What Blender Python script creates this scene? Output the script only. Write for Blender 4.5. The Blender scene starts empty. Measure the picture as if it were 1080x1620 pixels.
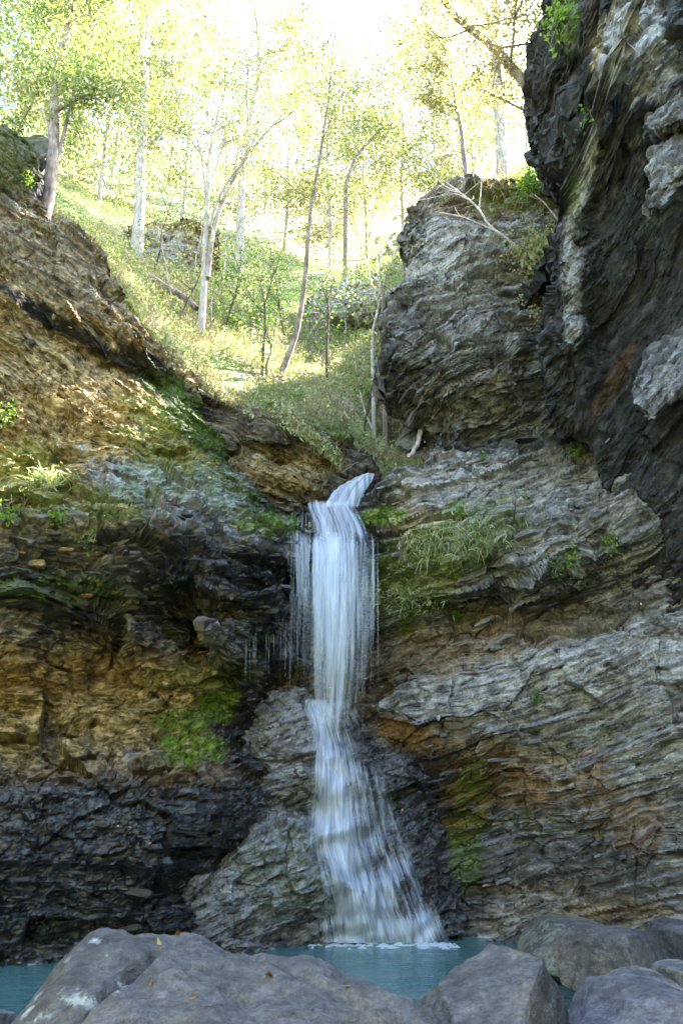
import bpy, bmesh, math, random
import numpy as np
from mathutils import Vector, Matrix

random.seed(11)
RNG = np.random.default_rng(11)
SC = bpy.context.scene
COL = SC.collection

# ------------------------------------------------------------------ camera
PITCH = math.radians(20.8)
CAM_Z = 1.6
FPX = 1247.0                       # focal length in pixels of the 1080 x 1620 photograph
cam_data = bpy.data.cameras.new('camera')
cam_data.sensor_fit = 'VERTICAL'
cam_data.sensor_height = 36.0
cam_data.lens = 36.0 * FPX / 1620.0
cam_data.clip_start = 0.05
cam_data.clip_end = 2000.0
cam = bpy.data.objects.new('camera', cam_data)
cam.location = (0, 0, CAM_Z)
cam.rotation_euler = (math.radians(90) + PITCH, 0, 0)
COL.objects.link(cam)
SC.camera = cam

# ------------------------------------------------------------------ world, sun, exposure
SUN_DIR = Vector((0.58, 0.50, 0.92)).normalized()      # towards the sun
SUN_EL = math.asin(SUN_DIR.z)
SUN_AZ = math.atan2(SUN_DIR.x, SUN_DIR.y)
world = bpy.data.worlds.new('World')
SC.world = world
world.use_nodes = True
wn = world.node_tree
wn.nodes.clear()
sky = wn.nodes.new('ShaderNodeTexSky')
sky.sky_type = 'NISHITA'
sky.sun_disc = False
sky.sun_elevation = SUN_EL
sky.sun_rotation = SUN_AZ
sky.air_density = 1.0
sky.dust_density = 1.0
sky.ozone_density = 1.0
bg = wn.nodes.new('ShaderNodeBackground')
bg.inputs['Strength'].default_value = 0.12
wo = wn.nodes.new('ShaderNodeOutputWorld')
wn.links.new(sky.outputs[0], bg.inputs['Color'])
wn.links.new(bg.outputs[0], wo.inputs['Surface'])

sun_data = bpy.data.lights.new('sun', 'SUN')
sun_data.energy = 5.0
sun_data.angle = math.radians(0.5)
sun_data.color = (1.0, 0.95, 0.86)
sun = bpy.data.objects.new('sun', sun_data)
sun.rotation_euler = SUN_DIR.to_track_quat('Z', 'Y').to_euler()
sun.location = (20, 20, 40)
COL.objects.link(sun)

SC.view_settings.view_transform = 'Standard'
SC.view_settings.look = 'None'
SC.view_settings.exposure = 3.8
SC.view_settings.gamma = 1.0
SC.view_settings.use_curve_mapping = False
SC.cycles.use_denoising = True
SC.cycles.max_bounces = 6
SC.cycles.diffuse_bounces = 3
SC.cycles.use_adaptive_sampling = True
SC.cycles.adaptive_threshold = 0.02
SC.cycles.transparent_max_bounces = 24
SC.cycles.caustics_reflective = False
SC.cycles.caustics_refractive = False

# ------------------------------------------------------------------ measuring helpers
CP, SP = math.cos(PITCH), math.sin(PITCH)


def at(px, py, Y):
    """world point at distance Y in front of the camera that the photograph shows at (px, py)"""
    a, b = (px - 540.0) / FPX, (810.0 - py) / FPX
    d = (a, CP - b * SP, SP + b * CP)
    t = Y / d[1]
    return (d[0] * t, Y, CAM_Z + d[2] * t)


def pix(P):
    """photograph pixel of world points (n,3)"""
    x, y, z = P[..., 0], P[..., 1], P[..., 2] - CAM_Z
    w = y * CP + z * SP
    w = np.where(w < 0.05, 0.05, w)
    return 540 + FPX * x / w, 810 - FPX * (z * CP - y * SP) / w


# ------------------------------------------------------------------ noise (numpy)
def _hash(ix, iy, iz, seed):
    h = (ix.astype(np.uint32) * np.uint32(374761393) + iy.astype(np.uint32) * np.uint32(668265263)
         + iz.astype(np.uint32) * np.uint32(2246822519) + np.uint32((seed * 3266489917) & 0xffffffff))
    h ^= h >> np.uint32(15)
    h *= np.uint32(2246822519)
    h ^= h >> np.uint32(13)
    h *= np.uint32(3266489917)
    h ^= h >> np.uint32(16)
    return h


def rnd(ix, iy=0, iz=0, seed=0):
    ix = np.asarray(ix, np.int64)
    iy = np.broadcast_to(np.asarray(iy, np.int64), ix.shape)
    iz = np.broadcast_to(np.asarray(iz, np.int64), ix.shape)
    return (_hash(ix & 0xffffffff, iy & 0xffffffff, iz & 0xffffffff, seed) & np.uint32(0xffffff)) / float(0xffffff)


_GT = np.random.default_rng(5).normal(size=(8192, 3)).astype(np.float32)
_GT /= np.linalg.norm(_GT, axis=1, keepdims=True)
_GT *= 1.25


def noise(x, y, z, seed=0):
    """gradient noise, about -0.7..0.7"""
    x, y, z = [np.asarray(v, np.float32) for v in (x, y, z)]
    xi, yi, zi = np.floor(x), np.floor(y), np.floor(z)
    fx, fy, fz = x - xi, y - yi, z - zi
    ix, iy, iz = [v.astype(np.int32) for v in (xi, yi, zi)]
    u, v, w = [f * f * f * (f * (f * 6 - 15) + 10) for f in (fx, fy, fz)]
    hx = (ix * np.int32(73856093), (ix + 1) * np.int32(73856093))
    hy = (iy * np.int32(19349663), (iy + 1) * np.int32(19349663))
    hz = (iz * np.int32(83492791) + np.int32(seed * 7919), (iz + 1) * np.int32(83492791) + np.int32(seed * 7919))
    out = 0
    for dx in (0, 1):
        for dy in (0, 1):
            hxy = hx[dx] ^ hy[dy]
            wxy = (u if dx else 1 - u) * (v if dy else 1 - v)
            for dz in (0, 1):
                h = hxy ^ hz[dz]
                h = (h ^ (h >> 11) ^ (h >> 19)) & 8191
                g = _GT[h]
                d = g[..., 0] * (fx - dx) + g[..., 1] * (fy - dy) + g[..., 2] * (fz - dz)
                out = out + d * (wxy * (w if dz else 1 - w))
    return out


def fbm(x, y, z, octs=4, seed=0, gain=0.5, ridged=False):
    a, s, tot = 1.0, 0, 0
    for i in range(octs):
        n = noise(x, y, z, seed + i * 17)
        if ridged:
            n = 0.5 - np.abs(n) * 1.6
        s = s + a * n
        a *= gain
        x, y, z = x * 2.03 + 3.1, y * 2.03 + 1.7, z * 2.03 + 5.3
    return s


def sstep(a, b, x):
    t = np.clip((x - a) / (b - a), 0, 1)
    return t * t * (3 - 2 * t)


# ------------------------------------------------------------------ object helpers
def mesh_np(name, V, F, mat=None, smooth=False):
    """mesh from vertex array (n,3) and face array (m,k)"""
    V = np.asarray(V, np.float32)
    F = np.asarray(F, np.int32)
    me = bpy.data.meshes.new(name)
    n, k = F.shape
    me.vertices.add(len(V))
    me.vertices.foreach_set('co', V.ravel())
    me.loops.add(n * k)
    me.loops.foreach_set('vertex_index', F.ravel())
    me.polygons.add(n)
    me.polygons.foreach_set('loop_start', np.arange(0, n * k, k, dtype=np.int32))
    me.polygons.foreach_set('loop_total', np.full(n, k, dtype=np.int32))
    me.polygons.foreach_set('use_smooth', np.full(n, smooth, dtype=bool))
    me.update(calc_edges=True)
    if mat:
        me.materials.append(mat)
    return me


def vattr(me, name, arr):
    a = me.attributes.new(name, 'FLOAT_VECTOR' if arr.ndim == 2 else 'FLOAT', 'POINT')
    a.data.foreach_set('vector' if arr.ndim == 2 else 'value', np.asarray(arr, np.float32).ravel())


def obj(name, data, parent=None, label=None, cat=None, group=None, kind=None, loc=None):
    o = bpy.data.objects.new(name, data)
    COL.objects.link(o)
    if parent is not None:
        o.parent = parent
    if loc is not None:
        o.location = loc
    for k, v in (('label', label), ('category', cat), ('group', group), ('kind', kind)):
        if v:
            o[k] = v
    return o


class MB:
    """collects triangles/quads as numpy chunks"""
    def __init__(self):
        self.v, self.f, self.n = [], [], 0

    def add(self, V, F):
        V = np.asarray(V, float)
        F = np.asarray(F, int)
        self.v.append(V)
        self.f.append(F + self.n)
        self.n += len(V)

    def mesh(self, name, mat, smooth=False):
        return mesh_np(name, np.concatenate(self.v), np.concatenate(self.f), mat, smooth)


# ------------------------------------------------------------------ materials
class NT:
    def __init__(self, name):
        self.m = bpy.data.materials.new(name)
        self.m.use_nodes = True
        self.t = self.m.node_tree
        self.t.nodes.clear()
        self.out = self.t.nodes.new('ShaderNodeOutputMaterial')

    def n(self, typ, **kw):
        nd = self.t.nodes.new(typ)
        for k, v in kw.items():
            if hasattr(nd, k):
                setattr(nd, k, v)
            else:
                nd.inputs[k].default_value = v
        return nd

    def l(self, a, b):
        self.t.links.new(a, b)

    def attr(self, name):
        return self.n('ShaderNodeAttribute', attribute_name=name)

    def mapping(self, src, scale):
        mp = self.n('ShaderNodeMapping')
        mp.inputs['Scale'].default_value = scale
        self.l(src, mp.inputs['Vector'])
        return mp.outputs[0]

    def noise(self, vec, scale, detail=4, rough=0.55, dist=0.0):
        nd = self.n('ShaderNodeTexNoise')
        nd.inputs['Scale'].default_value = scale
        nd.inputs['Detail'].default_value = detail
        nd.inputs['Roughness'].default_value = rough
        nd.inputs['Distortion'].default_value = dist
        if vec is not None:
            self.l(vec, nd.inputs['Vector'])
        return nd.outputs['Fac']

    def ramp(self, fac, stops, interp='LINEAR'):
        r = self.n('ShaderNodeValToRGB')
        r.color_ramp.interpolation = interp
        e = r.color_ramp.elements
        while len(e) < len(stops):
            e.new(0.5)
        for el, (p, c) in zip(e, stops):
            el.position = p
            el.color = (c[0], c[1], c[2], 1) if not isinstance(c, (int, float)) else (c, c, c, 1)
        self.l(fac, r.inputs[0])
        return r.outputs[0]

    def mix(self, fac, a, b, typ='MIX'):
        m = self.n('ShaderNodeMix', data_type='RGBA', blend_type=typ)
        for val, idx in ((fac, 0), (a, 6), (b, 7)):
            if hasattr(val, 'is_linked'):
                self.l(val, m.inputs[idx])
            elif idx == 0:
                m.inputs[0].default_value = val
            else:
                m.inputs[idx].default_value = (val[0], val[1], val[2], 1)
        return m.outputs[2]

    def math(self, op, a, b=None, c=None, clamp=False):
        m = self.n('ShaderNodeMath', operation=op, use_clamp=clamp)
        for i, val in enumerate((a, b, c)):
            if val is None:
                continue
            if hasattr(val, 'is_linked'):
                self.l(val, m.inputs[i])
            else:
                m.inputs[i].default_value = val
        return m.outputs[0]

    def bump(self, h, strength, dist, nrm=None):
        b = self.n('ShaderNodeBump')
        b.inputs['Strength'].default_value = strength
        b.inputs['Distance'].default_value = dist
        self.l(h, b.inputs['Height'])
        if nrm is not None:
            self.l(nrm, b.inputs['Normal'])
        return b.outputs[0]


def rock_material(name, strata=True):
    """grey shale; vertex masks: maska = (tan clay, moss, wet), maskb = (pale lime crust and painted sheen, rust, dark shale and painted shade)"""
    k = NT(name)
    tc = k.n('ShaderNodeTexCoord').outputs['Object']
    st = k.attr('strata').outputs['Vector'] if strata else tc
    sa = k.n('ShaderNodeSeparateXYZ')
    k.l(k.attr('maska').outputs['Vector'], sa.inputs[0])
    sb = k.n('ShaderNodeSeparateXYZ')
    k.l(k.attr('maskb').outputs['Vector'], sb.inputs[0])
    big = k.noise(tc, 1.3, 5, 0.6)
    mid = k.noise(tc, 6.0, 6, 0.65)
    fine = k.noise(tc, 34.0, 5, 0.7)
    lay = k.noise(k.mapping(st, (1.6, 13.0, 1.6)), 1.0, 6, 0.62)
    vo = k.n('ShaderNodeTexVoronoi', feature='F1')
    vo.inputs['Scale'].default_value = 1.0
    wv = k.n('ShaderNodeVectorMath', operation='MULTIPLY_ADD')
    k.l(k.n('ShaderNodeTexNoise', Scale=3.0).outputs['Color'], wv.inputs[0])
    wv.inputs[1].default_value = (0.25, 0.12, 0.25)
    k.l(st, wv.inputs[2])
    k.l(k.mapping(wv.outputs[0], (4.5, 15.0, 4.5)), vo.inputs['Vector'])
    sv = k.n('ShaderNodeSeparateColor')
    k.l(vo.outputs['Color'], sv.inputs[0])
    cell = sv.outputs[0]
    vo2 = k.n('ShaderNodeTexVoronoi', feature='F1')
    k.l(k.mapping(wv.outputs[0], (14.0, 40.0, 14.0)), vo2.inputs['Vector'])
    vo2.inputs['Scale'].default_value = 1.0
    sv2 = k.n('ShaderNodeSeparateColor')
    k.l(vo2.outputs['Color'], sv2.inputs[0])
    cell2 = sv2.outputs[0]
    mixn = k.math('MULTIPLY_ADD', lay, 0.55, k.math('MULTIPLY', mid, 0.27))
    mixn = k.math('MULTIPLY_ADD', cell, 0.13, k.math('MULTIPLY_ADD', cell2, 0.12, k.math('ADD', mixn, -0.035)))
    grey = k.ramp(mixn, [(0.34, (0.022, 0.022, 0.023)), (0.45, (0.080, 0.080, 0.082)), (0.56, (0.20, 0.20, 0.202)), (0.68, (0.46, 0.46, 0.46))])
    grey = k.mix(k.ramp(big, [(0.50, 0.0), (0.74, 0.35)]), grey, (0.16, 0.13, 0.095))
    mixt = k.math('MULTIPLY_ADD', cell2, 0.14, k.math('MULTIPLY_ADD', lay, 0.33, k.math('MULTIPLY_ADD', mid, 0.55, -0.01)))
    tan = k.ramp(mixt, [(0.36, (0.030, 0.017, 0.005)), (0.46, (0.165, 0.108, 0.040)), (0.55, (0.36, 0.262, 0.112)), (0.68, (0.68, 0.55, 0.32))])
    col = k.mix(k.math('MULTIPLY', sa.outputs[0], 1.0, clamp=True), grey, tan)
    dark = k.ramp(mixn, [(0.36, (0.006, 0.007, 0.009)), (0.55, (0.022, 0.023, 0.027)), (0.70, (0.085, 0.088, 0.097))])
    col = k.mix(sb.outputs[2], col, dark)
    pn = k.math('MULTIPLY', sb.outputs[0], k.ramp(k.math('MULTIPLY_ADD', lay, 0.5, k.math('MULTIPLY', mid, 0.5)), [(0.40, 0.0), (0.56, 1.0)]))
    col = k.mix(pn, col, k.ramp(fine, [(0.3, (0.36, 0.365, 0.375)), (0.7, (0.62, 0.625, 0.63))]))
    rust = k.ramp(mid, [(0.35, (0.075, 0.033, 0.008)), (0.6, (0.26, 0.125, 0.020)), (0.75, (0.38, 0.24, 0.06))])
    col = k.mix(sb.outputs[1], col, rust)
    col = k.mix(k.ramp(fine, [(0.35, 0.35), (0.65, 0.0)]), col, (0.02, 0.018, 0.015))
    # wet rock is darker and glossy
    wetf = sa.outputs[2]
    wetcol = k.mix(1.0, col, (0.42, 0.42, 0.46), 'MULTIPLY')
    col = k.mix(wetf, col, wetcol)
    mossn = k.ramp(k.noise(tc, 19.0, 5, 0.7), [(0.34, (0.020, 0.040, 0.004)), (0.52, (0.085, 0.150, 0.008)), (0.70, (0.20, 0.30, 0.02))])
    mf = k.math('MULTIPLY', sa.outputs[1], k.ramp(k.noise(tc, 11.0, 5, 0.7), [(0.36, 0.0), (0.52, 1.0)]))
    col = k.mix(mf, col, mossn)
    p = k.n('ShaderNodeBsdfPrincipled')
    k.l(col, p.inputs['Base Color'])
    rough = k.math('MULTIPLY_ADD', wetf, -0.60, 0.86)
    rough = k.math('MULTIPLY_ADD', k.math('SUBTRACT', mid, 0.5), 0.4, rough, clamp=True)
    k.l(rough, p.inputs['Roughness'])
    k.l(k.math('MULTIPLY_ADD', wetf, 0.40, 0.14), p.inputs['Specular IOR Level'])
    b = k.bump(lay, 0.45, 0.04)
    b = k.bump(cell, 0.35, 0.04, b)
    b = k.bump(cell2, 0.3, 0.015, b)
    b = k.bump(fine, 0.65, 0.012, b)
    k.l(b, p.inputs['Normal'])
    k.l(p.outputs[0], k.out.inputs['Surface'])
    return k.m


M_ROCK = rock_material('shale_rock')


def leaf_material(name, stops, trans=0.45):
    k = NT(name)
    v = k.attr('tone').outputs['Fac']
    col = k.ramp(v, stops)
    d = k.n('ShaderNodeBsdfPrincipled')
    d.inputs['Roughness'].default_value = 0.55
    d.inputs['Specular IOR Level'].default_value = 0.3
    k.l(col, d.inputs['Base Color'])
    t = k.n('ShaderNodeBsdfTranslucent')
    k.l(k.mix(1.0, col, (1.0, 1.0, 0.85), 'MULTIPLY'), t.inputs['Color'])
    mx = k.n('ShaderNodeMixShader')
    mx.inputs[0].default_value = trans
    k.l(d.outputs[0], mx.inputs[1])
    k.l(t.outputs[0], mx.inputs[2])
    k.l(mx.outputs[0], k.out.inputs['Surface'])
    return k.m


M_LEAF_Y = leaf_material('yellow_green_leaf', [(0.0, (0.09, 0.135, 0.025)), (0.35, (0.20, 0.25, 0.07)), (0.7, (0.31, 0.315, 0.13)), (1.0, (0.38, 0.33, 0.16))])
M_LEAF_G = leaf_material('green_leaf', [(0.0, (0.035, 0.09, 0.010)), (0.5, (0.10, 0.22, 0.02)), (1.0, (0.24, 0.34, 0.05))])
M_LEAF_O = leaf_material('gold_leaf', [(0.0, (0.20, 0.195, 0.06)), (0.5, (0.33, 0.30, 0.12)), (1.0, (0.40, 0.31, 0.15))])
M_GRASS = leaf_material('pale_grass', [(0.0, (0.11, 0.17, 0.045)), (0.45, (0.27, 0.34, 0.12)), (0.8, (0.48, 0.49, 0.27)), (1.0, (0.54, 0.48, 0.34))], 0.35)
M_DRYLEAF = leaf_material('fallen_leaf', [(0.0, (0.16, 0.07, 0.02)), (0.5, (0.36, 0.20, 0.06)), (1.0, (0.60, 0.48, 0.28))], 0.1)
M_DRY = leaf_material('dry_grass', [(0.0, (0.16, 0.10, 0.05)), (1.0, (0.42, 0.34, 0.22))], 0.2)


def bark_material(name, a, b, c):
    k = NT(name)
    tc = k.n('ShaderNodeTexCoord').outputs['Object']
    n1 = k.noise(k.mapping(tc, (1, 1, 0.25)), 14.0, 5, 0.65)
    n2 = k.noise(tc, 2.5, 4, 0.6)
    col = k.ramp(k.math('MULTIPLY_ADD', n1, 0.55, k.math('MULTIPLY', n2, 0.45)), [(0.36, a), (0.5, b), (0.66, c)])
    p = k.n('ShaderNodeBsdfPrincipled')
    p.inputs['Roughness'].default_value = 0.9
    k.l(col, p.inputs['Base Color'])
    k.l(k.bump(n1, 0.8, 0.03), p.inputs['Normal'])
    k.l(p.outputs[0], k.out.inputs['Surface'])
    return k.m


M_BARK = bark_material('grey_brown_bark', (0.05, 0.035, 0.026), (0.17, 0.125, 0.095), (0.36, 0.31, 0.27))
M_BARK_P = bark_material('pale_bark', (0.16, 0.13, 0.10), (0.34, 0.29, 0.24), (0.52, 0.48, 0.43))
M_BARK_D = bark_material('dark_bark', (0.022, 0.016, 0.013), (0.06, 0.044, 0.036), (0.13, 0.10, 0.085))


# ------------------------------------------------------------------ rock masses
def rbf(ctrl):
    """distance back (Y) of a rock face over (x, z), smooth through measured points"""
    P = np.array([at(*c) for c in ctrl])
    q = P[:, [0, 2]]
    n = len(q)
    D = np.sqrt(((q[:, None] - q[None]) ** 2).sum(-1) + 0.01)
    A = np.zeros((n + 3, n + 3))
    A[:n, :n] = D - np.eye(n) * 1e-3
    A[:n, n] = 1
    A[:n, n + 1:] = q
    A[n, :n] = 1
    A[n + 1:, :n] = q.T
    w = np.linalg.solve(A, np.concatenate([P[:, 1], np.zeros(3)]))

    def f(x, z):
        s = w[n] + w[n + 1] * x + w[n + 2] * z
        for i in range(n):
            s = s + w[i] * np.sqrt((x - q[i, 0]) ** 2 + (z - q[i, 1]) ** 2 + 0.01)
        return s
    return f


def signed_dist(x, z, poly):
    """distance inside (+) or outside (-) the outline and its nearest point"""
    best = np.full(x.shape, 1e9)
    bx, bz = np.zeros_like(x), np.zeros_like(x)
    ins = np.zeros(x.shape, bool)
    m = len(poly)
    for i in range(m):
        ax, az = poly[i]
        cx, cz = poly[(i + 1) % m]
        ex, ez = cx - ax, cz - az
        L = ex * ex + ez * ez + 1e-12
        t = np.clip(((x - ax) * ex + (z - az) * ez) / L, 0, 1)
        nx, nz = ax + t * ex, az + t * ez
        d = (x - nx) ** 2 + (z - nz) ** 2
        k = d < best
        best = np.where(k, d, best)
        bx = np.where(k, nx, bx)
        bz = np.where(k, nz, bz)
        cr = ((az > z) != (cz > z)) & (x < ex * (z - az) / (ez if abs(ez) > 1e-9 else 1e-9) + ax)
        ins ^= cr
    best = np.sqrt(best)
    return np.where(ins, best, -best), bx, bz


def blocks(a, n, o, T, L, seed, sharp=0.12):
    """broken layers: thickness T, block length L; returns block height 0..1 with tight joints"""
    q = n / T
    q = q + 0.35 * np.sin(q * 1.7 + seed) * 0.6
    k = np.floor(q)
    fr = q - k
    out = 0
    h = 0
    for dk, wgt in ((0, 1 - sstep(1 - sharp, 1, fr)), (1, sstep(1 - sharp, 1, fr))):
        kk = (k + dk).astype(np.int64)
        u = a / (L * (0.6 + 0.9 * rnd(kk, 3, 0, seed))) + rnd(kk, 1, 0, seed) * 31.0 + 0.25 * o
        j = np.floor(u)
        fu = u - j
        jj = j.astype(np.int64)
        s = sstep(1 - sharp * 0.7, 1, fu)
        h0 = rnd(kk, jj, 0, seed + 5)
        h1 = rnd(kk, jj + 1, 0, seed + 5)
        out = out + wgt * (h0 * (1 - s) + h1 * s)
    return out, fr


def facets(a, n, y, La, Ln, Ly, seed):
    """broken faces: each cell is a small tilted plane; about -0.5..0.5"""
    q = [np.asarray(v / L, np.float32) for v, L in ((a, La), (n, Ln), (y, Ly))]
    b = [np.floor(v - 0.5).astype(np.int64) for v in q]
    best = np.full(q[0].shape, 9.0, np.float32)
    out = np.zeros(q[0].shape, np.float32)
    for i in (0, 1):
        for j in (0, 1):
            for k in (0, 1):
                h = _hash((b[0] + i) & 0xffffffff, (b[1] + j) & 0xffffffff, (b[2] + k) & 0xffffffff, seed)
                r = [((h >> np.uint32(s)) & np.uint32(255)).astype(np.float32) / 255.0 for s in (0, 8, 16, 24)]
                d = [q[0] - (b[0] + i + 0.15 + 0.7 * r[0]), q[1] - (b[1] + j + 0.15 + 0.7 * r[1]), q[2] - (b[2] + k + 0.15 + 0.7 * r[2])]
                dd = d[0] ** 2 + d[1] ** 2 + d[2] ** 2
                m = dd < best
                best = np.where(m, dd, best)
                t1, t2 = (r[0] * 7.3 + r[3]) % 1 - 0.5, (r[1] * 5.7 + r[3]) % 1 - 0.35
                out = np.where(m, r[3] - 0.5 + 0.9 * t1 * d[0] + 0.9 * t2 * d[1], out)
    return out


def rock_disp(P, strata, layered, amp=1.0, seed=0, lump=1.0):
    """outward displacement (m) of rock at points P with strata coordinates (a along, n across)"""
    x, y, z = P[..., 0], P[..., 1], P[..., 2]
    w = fbm(x * 0.55, y * 0.55, z * 0.55, 3, seed + 1)
    a, n = strata
    n = n + 0.17 * w + 0.018 * noise(x * 3, y * 3, z * 3, seed + 3)
    a = a + 0.5 * fbm(x * 0.8, y * 0.8, z * 0.8, 2, seed + 2)
    o = noise(x * 1.1, y * 1.1, z * 1.1, seed + 7)
    b1, f1 = blocks(a, n, o, 0.62, 2.2, seed + 20, 0.07)
    b0, f0 = blocks(a, n + 0.15 * w, o, 1.35, 2.6, seed + 15, 0.10)
    b2, f2 = blocks(a, n, o, 0.23, 1.25, seed + 40, 0.10)
    b3, f3 = blocks(a, n, o, 0.085, 0.55, seed + 60, 0.16)
    tilt = (0.5 - f2) * 0.11 + (0.5 - f1) * 0.16  # each bed juts at its top
    lay = 0.34 * (b0 - 0.5) - (0.5 - f0) * 0.16 + 0.42 * (b1 - 0.5) + 0.27 * (b2 - 0.5) + 0.055 * (b3 - 0.5) - tilt
    cr = 0.34 * fbm(x * 0.9, y * 0.9, z * 0.9, 3, seed + 9) + 0.10 * fbm(x * 3.2, y * 3.2, z * 3.6, 3, seed + 11, 0.55, True) \
        + 0.05 * fbm(x * 9, y * 9, z * 11, 3, seed + 13, 0.6)
    lay = lay + 0.16 * fbm(x * 0.7, y * 0.7, z * 0.7, 2, seed + 15) + 0.020 * fbm(x * 8, y * 8, z * 11, 2, seed + 16)
    fa = facets(a, n, y, 1.3, 0.6, 1.3, seed + 31)
    fb = facets(a, n, y, 0.42, 0.2, 0.5, seed + 33)
    fc = facets(a, n, y, 0.17, 0.075, 0.2, seed + 35)
    lay = lay * 0.8 + 0.24 * fa + 0.10 * fb + 0.030 * fc
    cr = cr * 0.65 + 0.28 * fa + 0.13 * fb + 0.042 * fc
    mod = 0.55 + 0.9 * np.clip(0.5 + fbm(x * 0.6, y * 0.6, z * 0.6, 2, seed + 18), 0, 1)
    return amp * (layered * lay * mod + (1 - layered) * lump * cr + layered * 0.25 * cr), a, n


MASSES = {}


def rock_mass(name, ctrl, outline, step, strata_fn, layered_fn, paints, fold=2.2, rnd_r=0.45, inward=0.16, amp=1.0, seed=0,
              base=(0, 0, 0, 0, 0, 0), back=1.25, label=None, cat='cliff', lump=1.0, paint_noise=0.5, view=(-7.2, 5.8, 0.0, 18), lean=(0.0, 0.0)):
    f = rbf(ctrl)
    poly = np.array([at(*c) for c in outline])[:, [0, 2]]
    lo, hi = poly.min(0) - fold, poly.max(0) + fold
    def axis(p, q, v0, v1):
        out = [p]
        while out[-1] < q:
            g = out[-1]
            away = max(v0 - g, g - v1, 0)
            out.append(g + step * min(1 + away * 3, 6))
        return np.array(out)
    X, Z = np.meshgrid(axis(lo[0], hi[0], view[0], view[1]), axis(lo[1], hi[1], view[2], view[3]))
    # uneven outline
    xw = X + 0.10 * fbm(X * 1.7, X * 0 + seed, Z * 1.7, 3, seed + 70) + 0.06 * noise(X * 7, X * 0, Z * 9, seed + 71)
    zw = Z + 0.10 * fbm(X * 1.7, X * 0 + seed + 9, Z * 1.7, 3, seed + 72)
    sd, bx, bz = signed_dist(xw, zw, poly)
    inside = sd > 0
    d = np.abs(sd)
    bx, bz = bx + (X - xw), bz + (Z - zw)
    gx = np.where(inside, X, bx)
    gz = np.where(inside, Z, bz)
    Y = f(gx, gz)
    tt = np.clip(1 - sd / rnd_r, 0, 1)
    Y = Y + np.where(inside, rnd_r * (1 - np.sqrt(np.clip(1 - tt * tt, 0, 1))), rnd_r)
    ux, uz = bx - X, bz - Z
    un = np.sqrt(ux * ux + uz * uz) + 1e-9
    gx = np.where(inside, gx, gx + ux / un * inward * d)
    gz = np.where(inside, gz, gz + uz / un * inward * d)
    run = np.where(inside, 0, back * d)
    gx = gx + run * lean[0]
    gz = gz + run * lean[1]
    Y = Y + run
    P = np.stack([gx, Y, gz], -1)
    dx = np.gradient(P, axis=1)
    dz = np.gradient(P, axis=0)
    N = np.cross(dx, dz)
    N /= np.linalg.norm(N, axis=-1, keepdims=True) + 1e-9
    N = N * 0.7 + np.array([0, -0.3, 0]) * inside[..., None]
    N /= np.linalg.norm(N, axis=-1, keepdims=True) + 1e-9
    st = strata_fn(P)
    lay = layered_fn(P) if layered_fn else np.ones(X.shape)
    kp = sd > -fold - 0.1
    dis = np.zeros(X.shape)
    am = amp(P)[kp] if callable(amp) else amp
    st = [np.array(st[0]), np.array(st[1])]
    dis[kp], st[0][kp], st[1][kp] = rock_disp(P[kp], (st[0][kp], st[1][kp]), lay[kp], am, seed, lump)
    dis = dis - 0.10 * np.exp(-(sd / 0.45) ** 2)
    dis = np.where(inside, dis, np.minimum(dis, 0.04))
    P = P + N * dis[..., None]
    # masks
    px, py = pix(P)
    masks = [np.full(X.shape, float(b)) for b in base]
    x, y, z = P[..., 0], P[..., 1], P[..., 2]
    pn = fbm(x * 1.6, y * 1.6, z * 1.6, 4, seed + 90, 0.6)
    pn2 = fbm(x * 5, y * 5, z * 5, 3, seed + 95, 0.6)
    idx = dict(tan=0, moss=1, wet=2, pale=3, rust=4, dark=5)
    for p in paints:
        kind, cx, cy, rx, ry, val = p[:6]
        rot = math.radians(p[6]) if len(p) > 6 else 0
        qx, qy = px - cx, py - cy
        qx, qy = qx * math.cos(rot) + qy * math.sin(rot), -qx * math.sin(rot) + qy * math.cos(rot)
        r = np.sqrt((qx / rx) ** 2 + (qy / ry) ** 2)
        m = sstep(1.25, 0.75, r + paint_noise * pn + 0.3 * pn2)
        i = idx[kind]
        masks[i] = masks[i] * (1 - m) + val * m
    keep = sd > -fold
    fk = keep[:-1, :-1] & keep[1:, :-1] & keep[:-1, 1:] & keep[1:, 1:]
    Q = P
    ln = lambda A, B: np.linalg.norm(A - B, axis=-1)
    lim = 14 * np.maximum(ln(np.stack([X, Z], -1)[:-1, :-1], np.stack([X, Z], -1)[1:, 1:]), step) / 1.4
    fk &= (ln(Q[:-1, :-1], Q[1:, 1:]) < lim * 1.5) | (sd[:-1, :-1] > 0)
    ids = np.arange(X.size).reshape(X.shape)
    F = np.stack([ids[:-1, :-1], ids[:-1, 1:], ids[1:, 1:], ids[1:, :-1]], -1)[fk]
    used = np.zeros(X.size, bool)
    used[F.ravel()] = True
    remap = np.cumsum(used) - 1
    V = P.reshape(-1, 3)[used]
    F = remap[F]
    me = mesh_np(name, V, F, M_ROCK, False)
    mk = np.stack(masks, -1).reshape(-1, 6)[used]
    vattr(me, 'maska', mk[:, :3])
    vattr(me, 'maskb', mk[:, 3:])
    vattr(me, 'strata', np.stack([st[0], st[1], P[..., 1]], -1).reshape(-1, 3)[used])
    o = obj(name, me, label=label, cat=cat)
    Nn = N.reshape(-1, 3)[used]
    vpx, vpy = pix(V)
    MASSES[name] = dict(o=o, V=V, N=Nn, px=vpx, py=vpy, f=f, st=np.stack(st, -1).reshape(-1, 2)[used], masks=mk)
    return o


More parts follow.
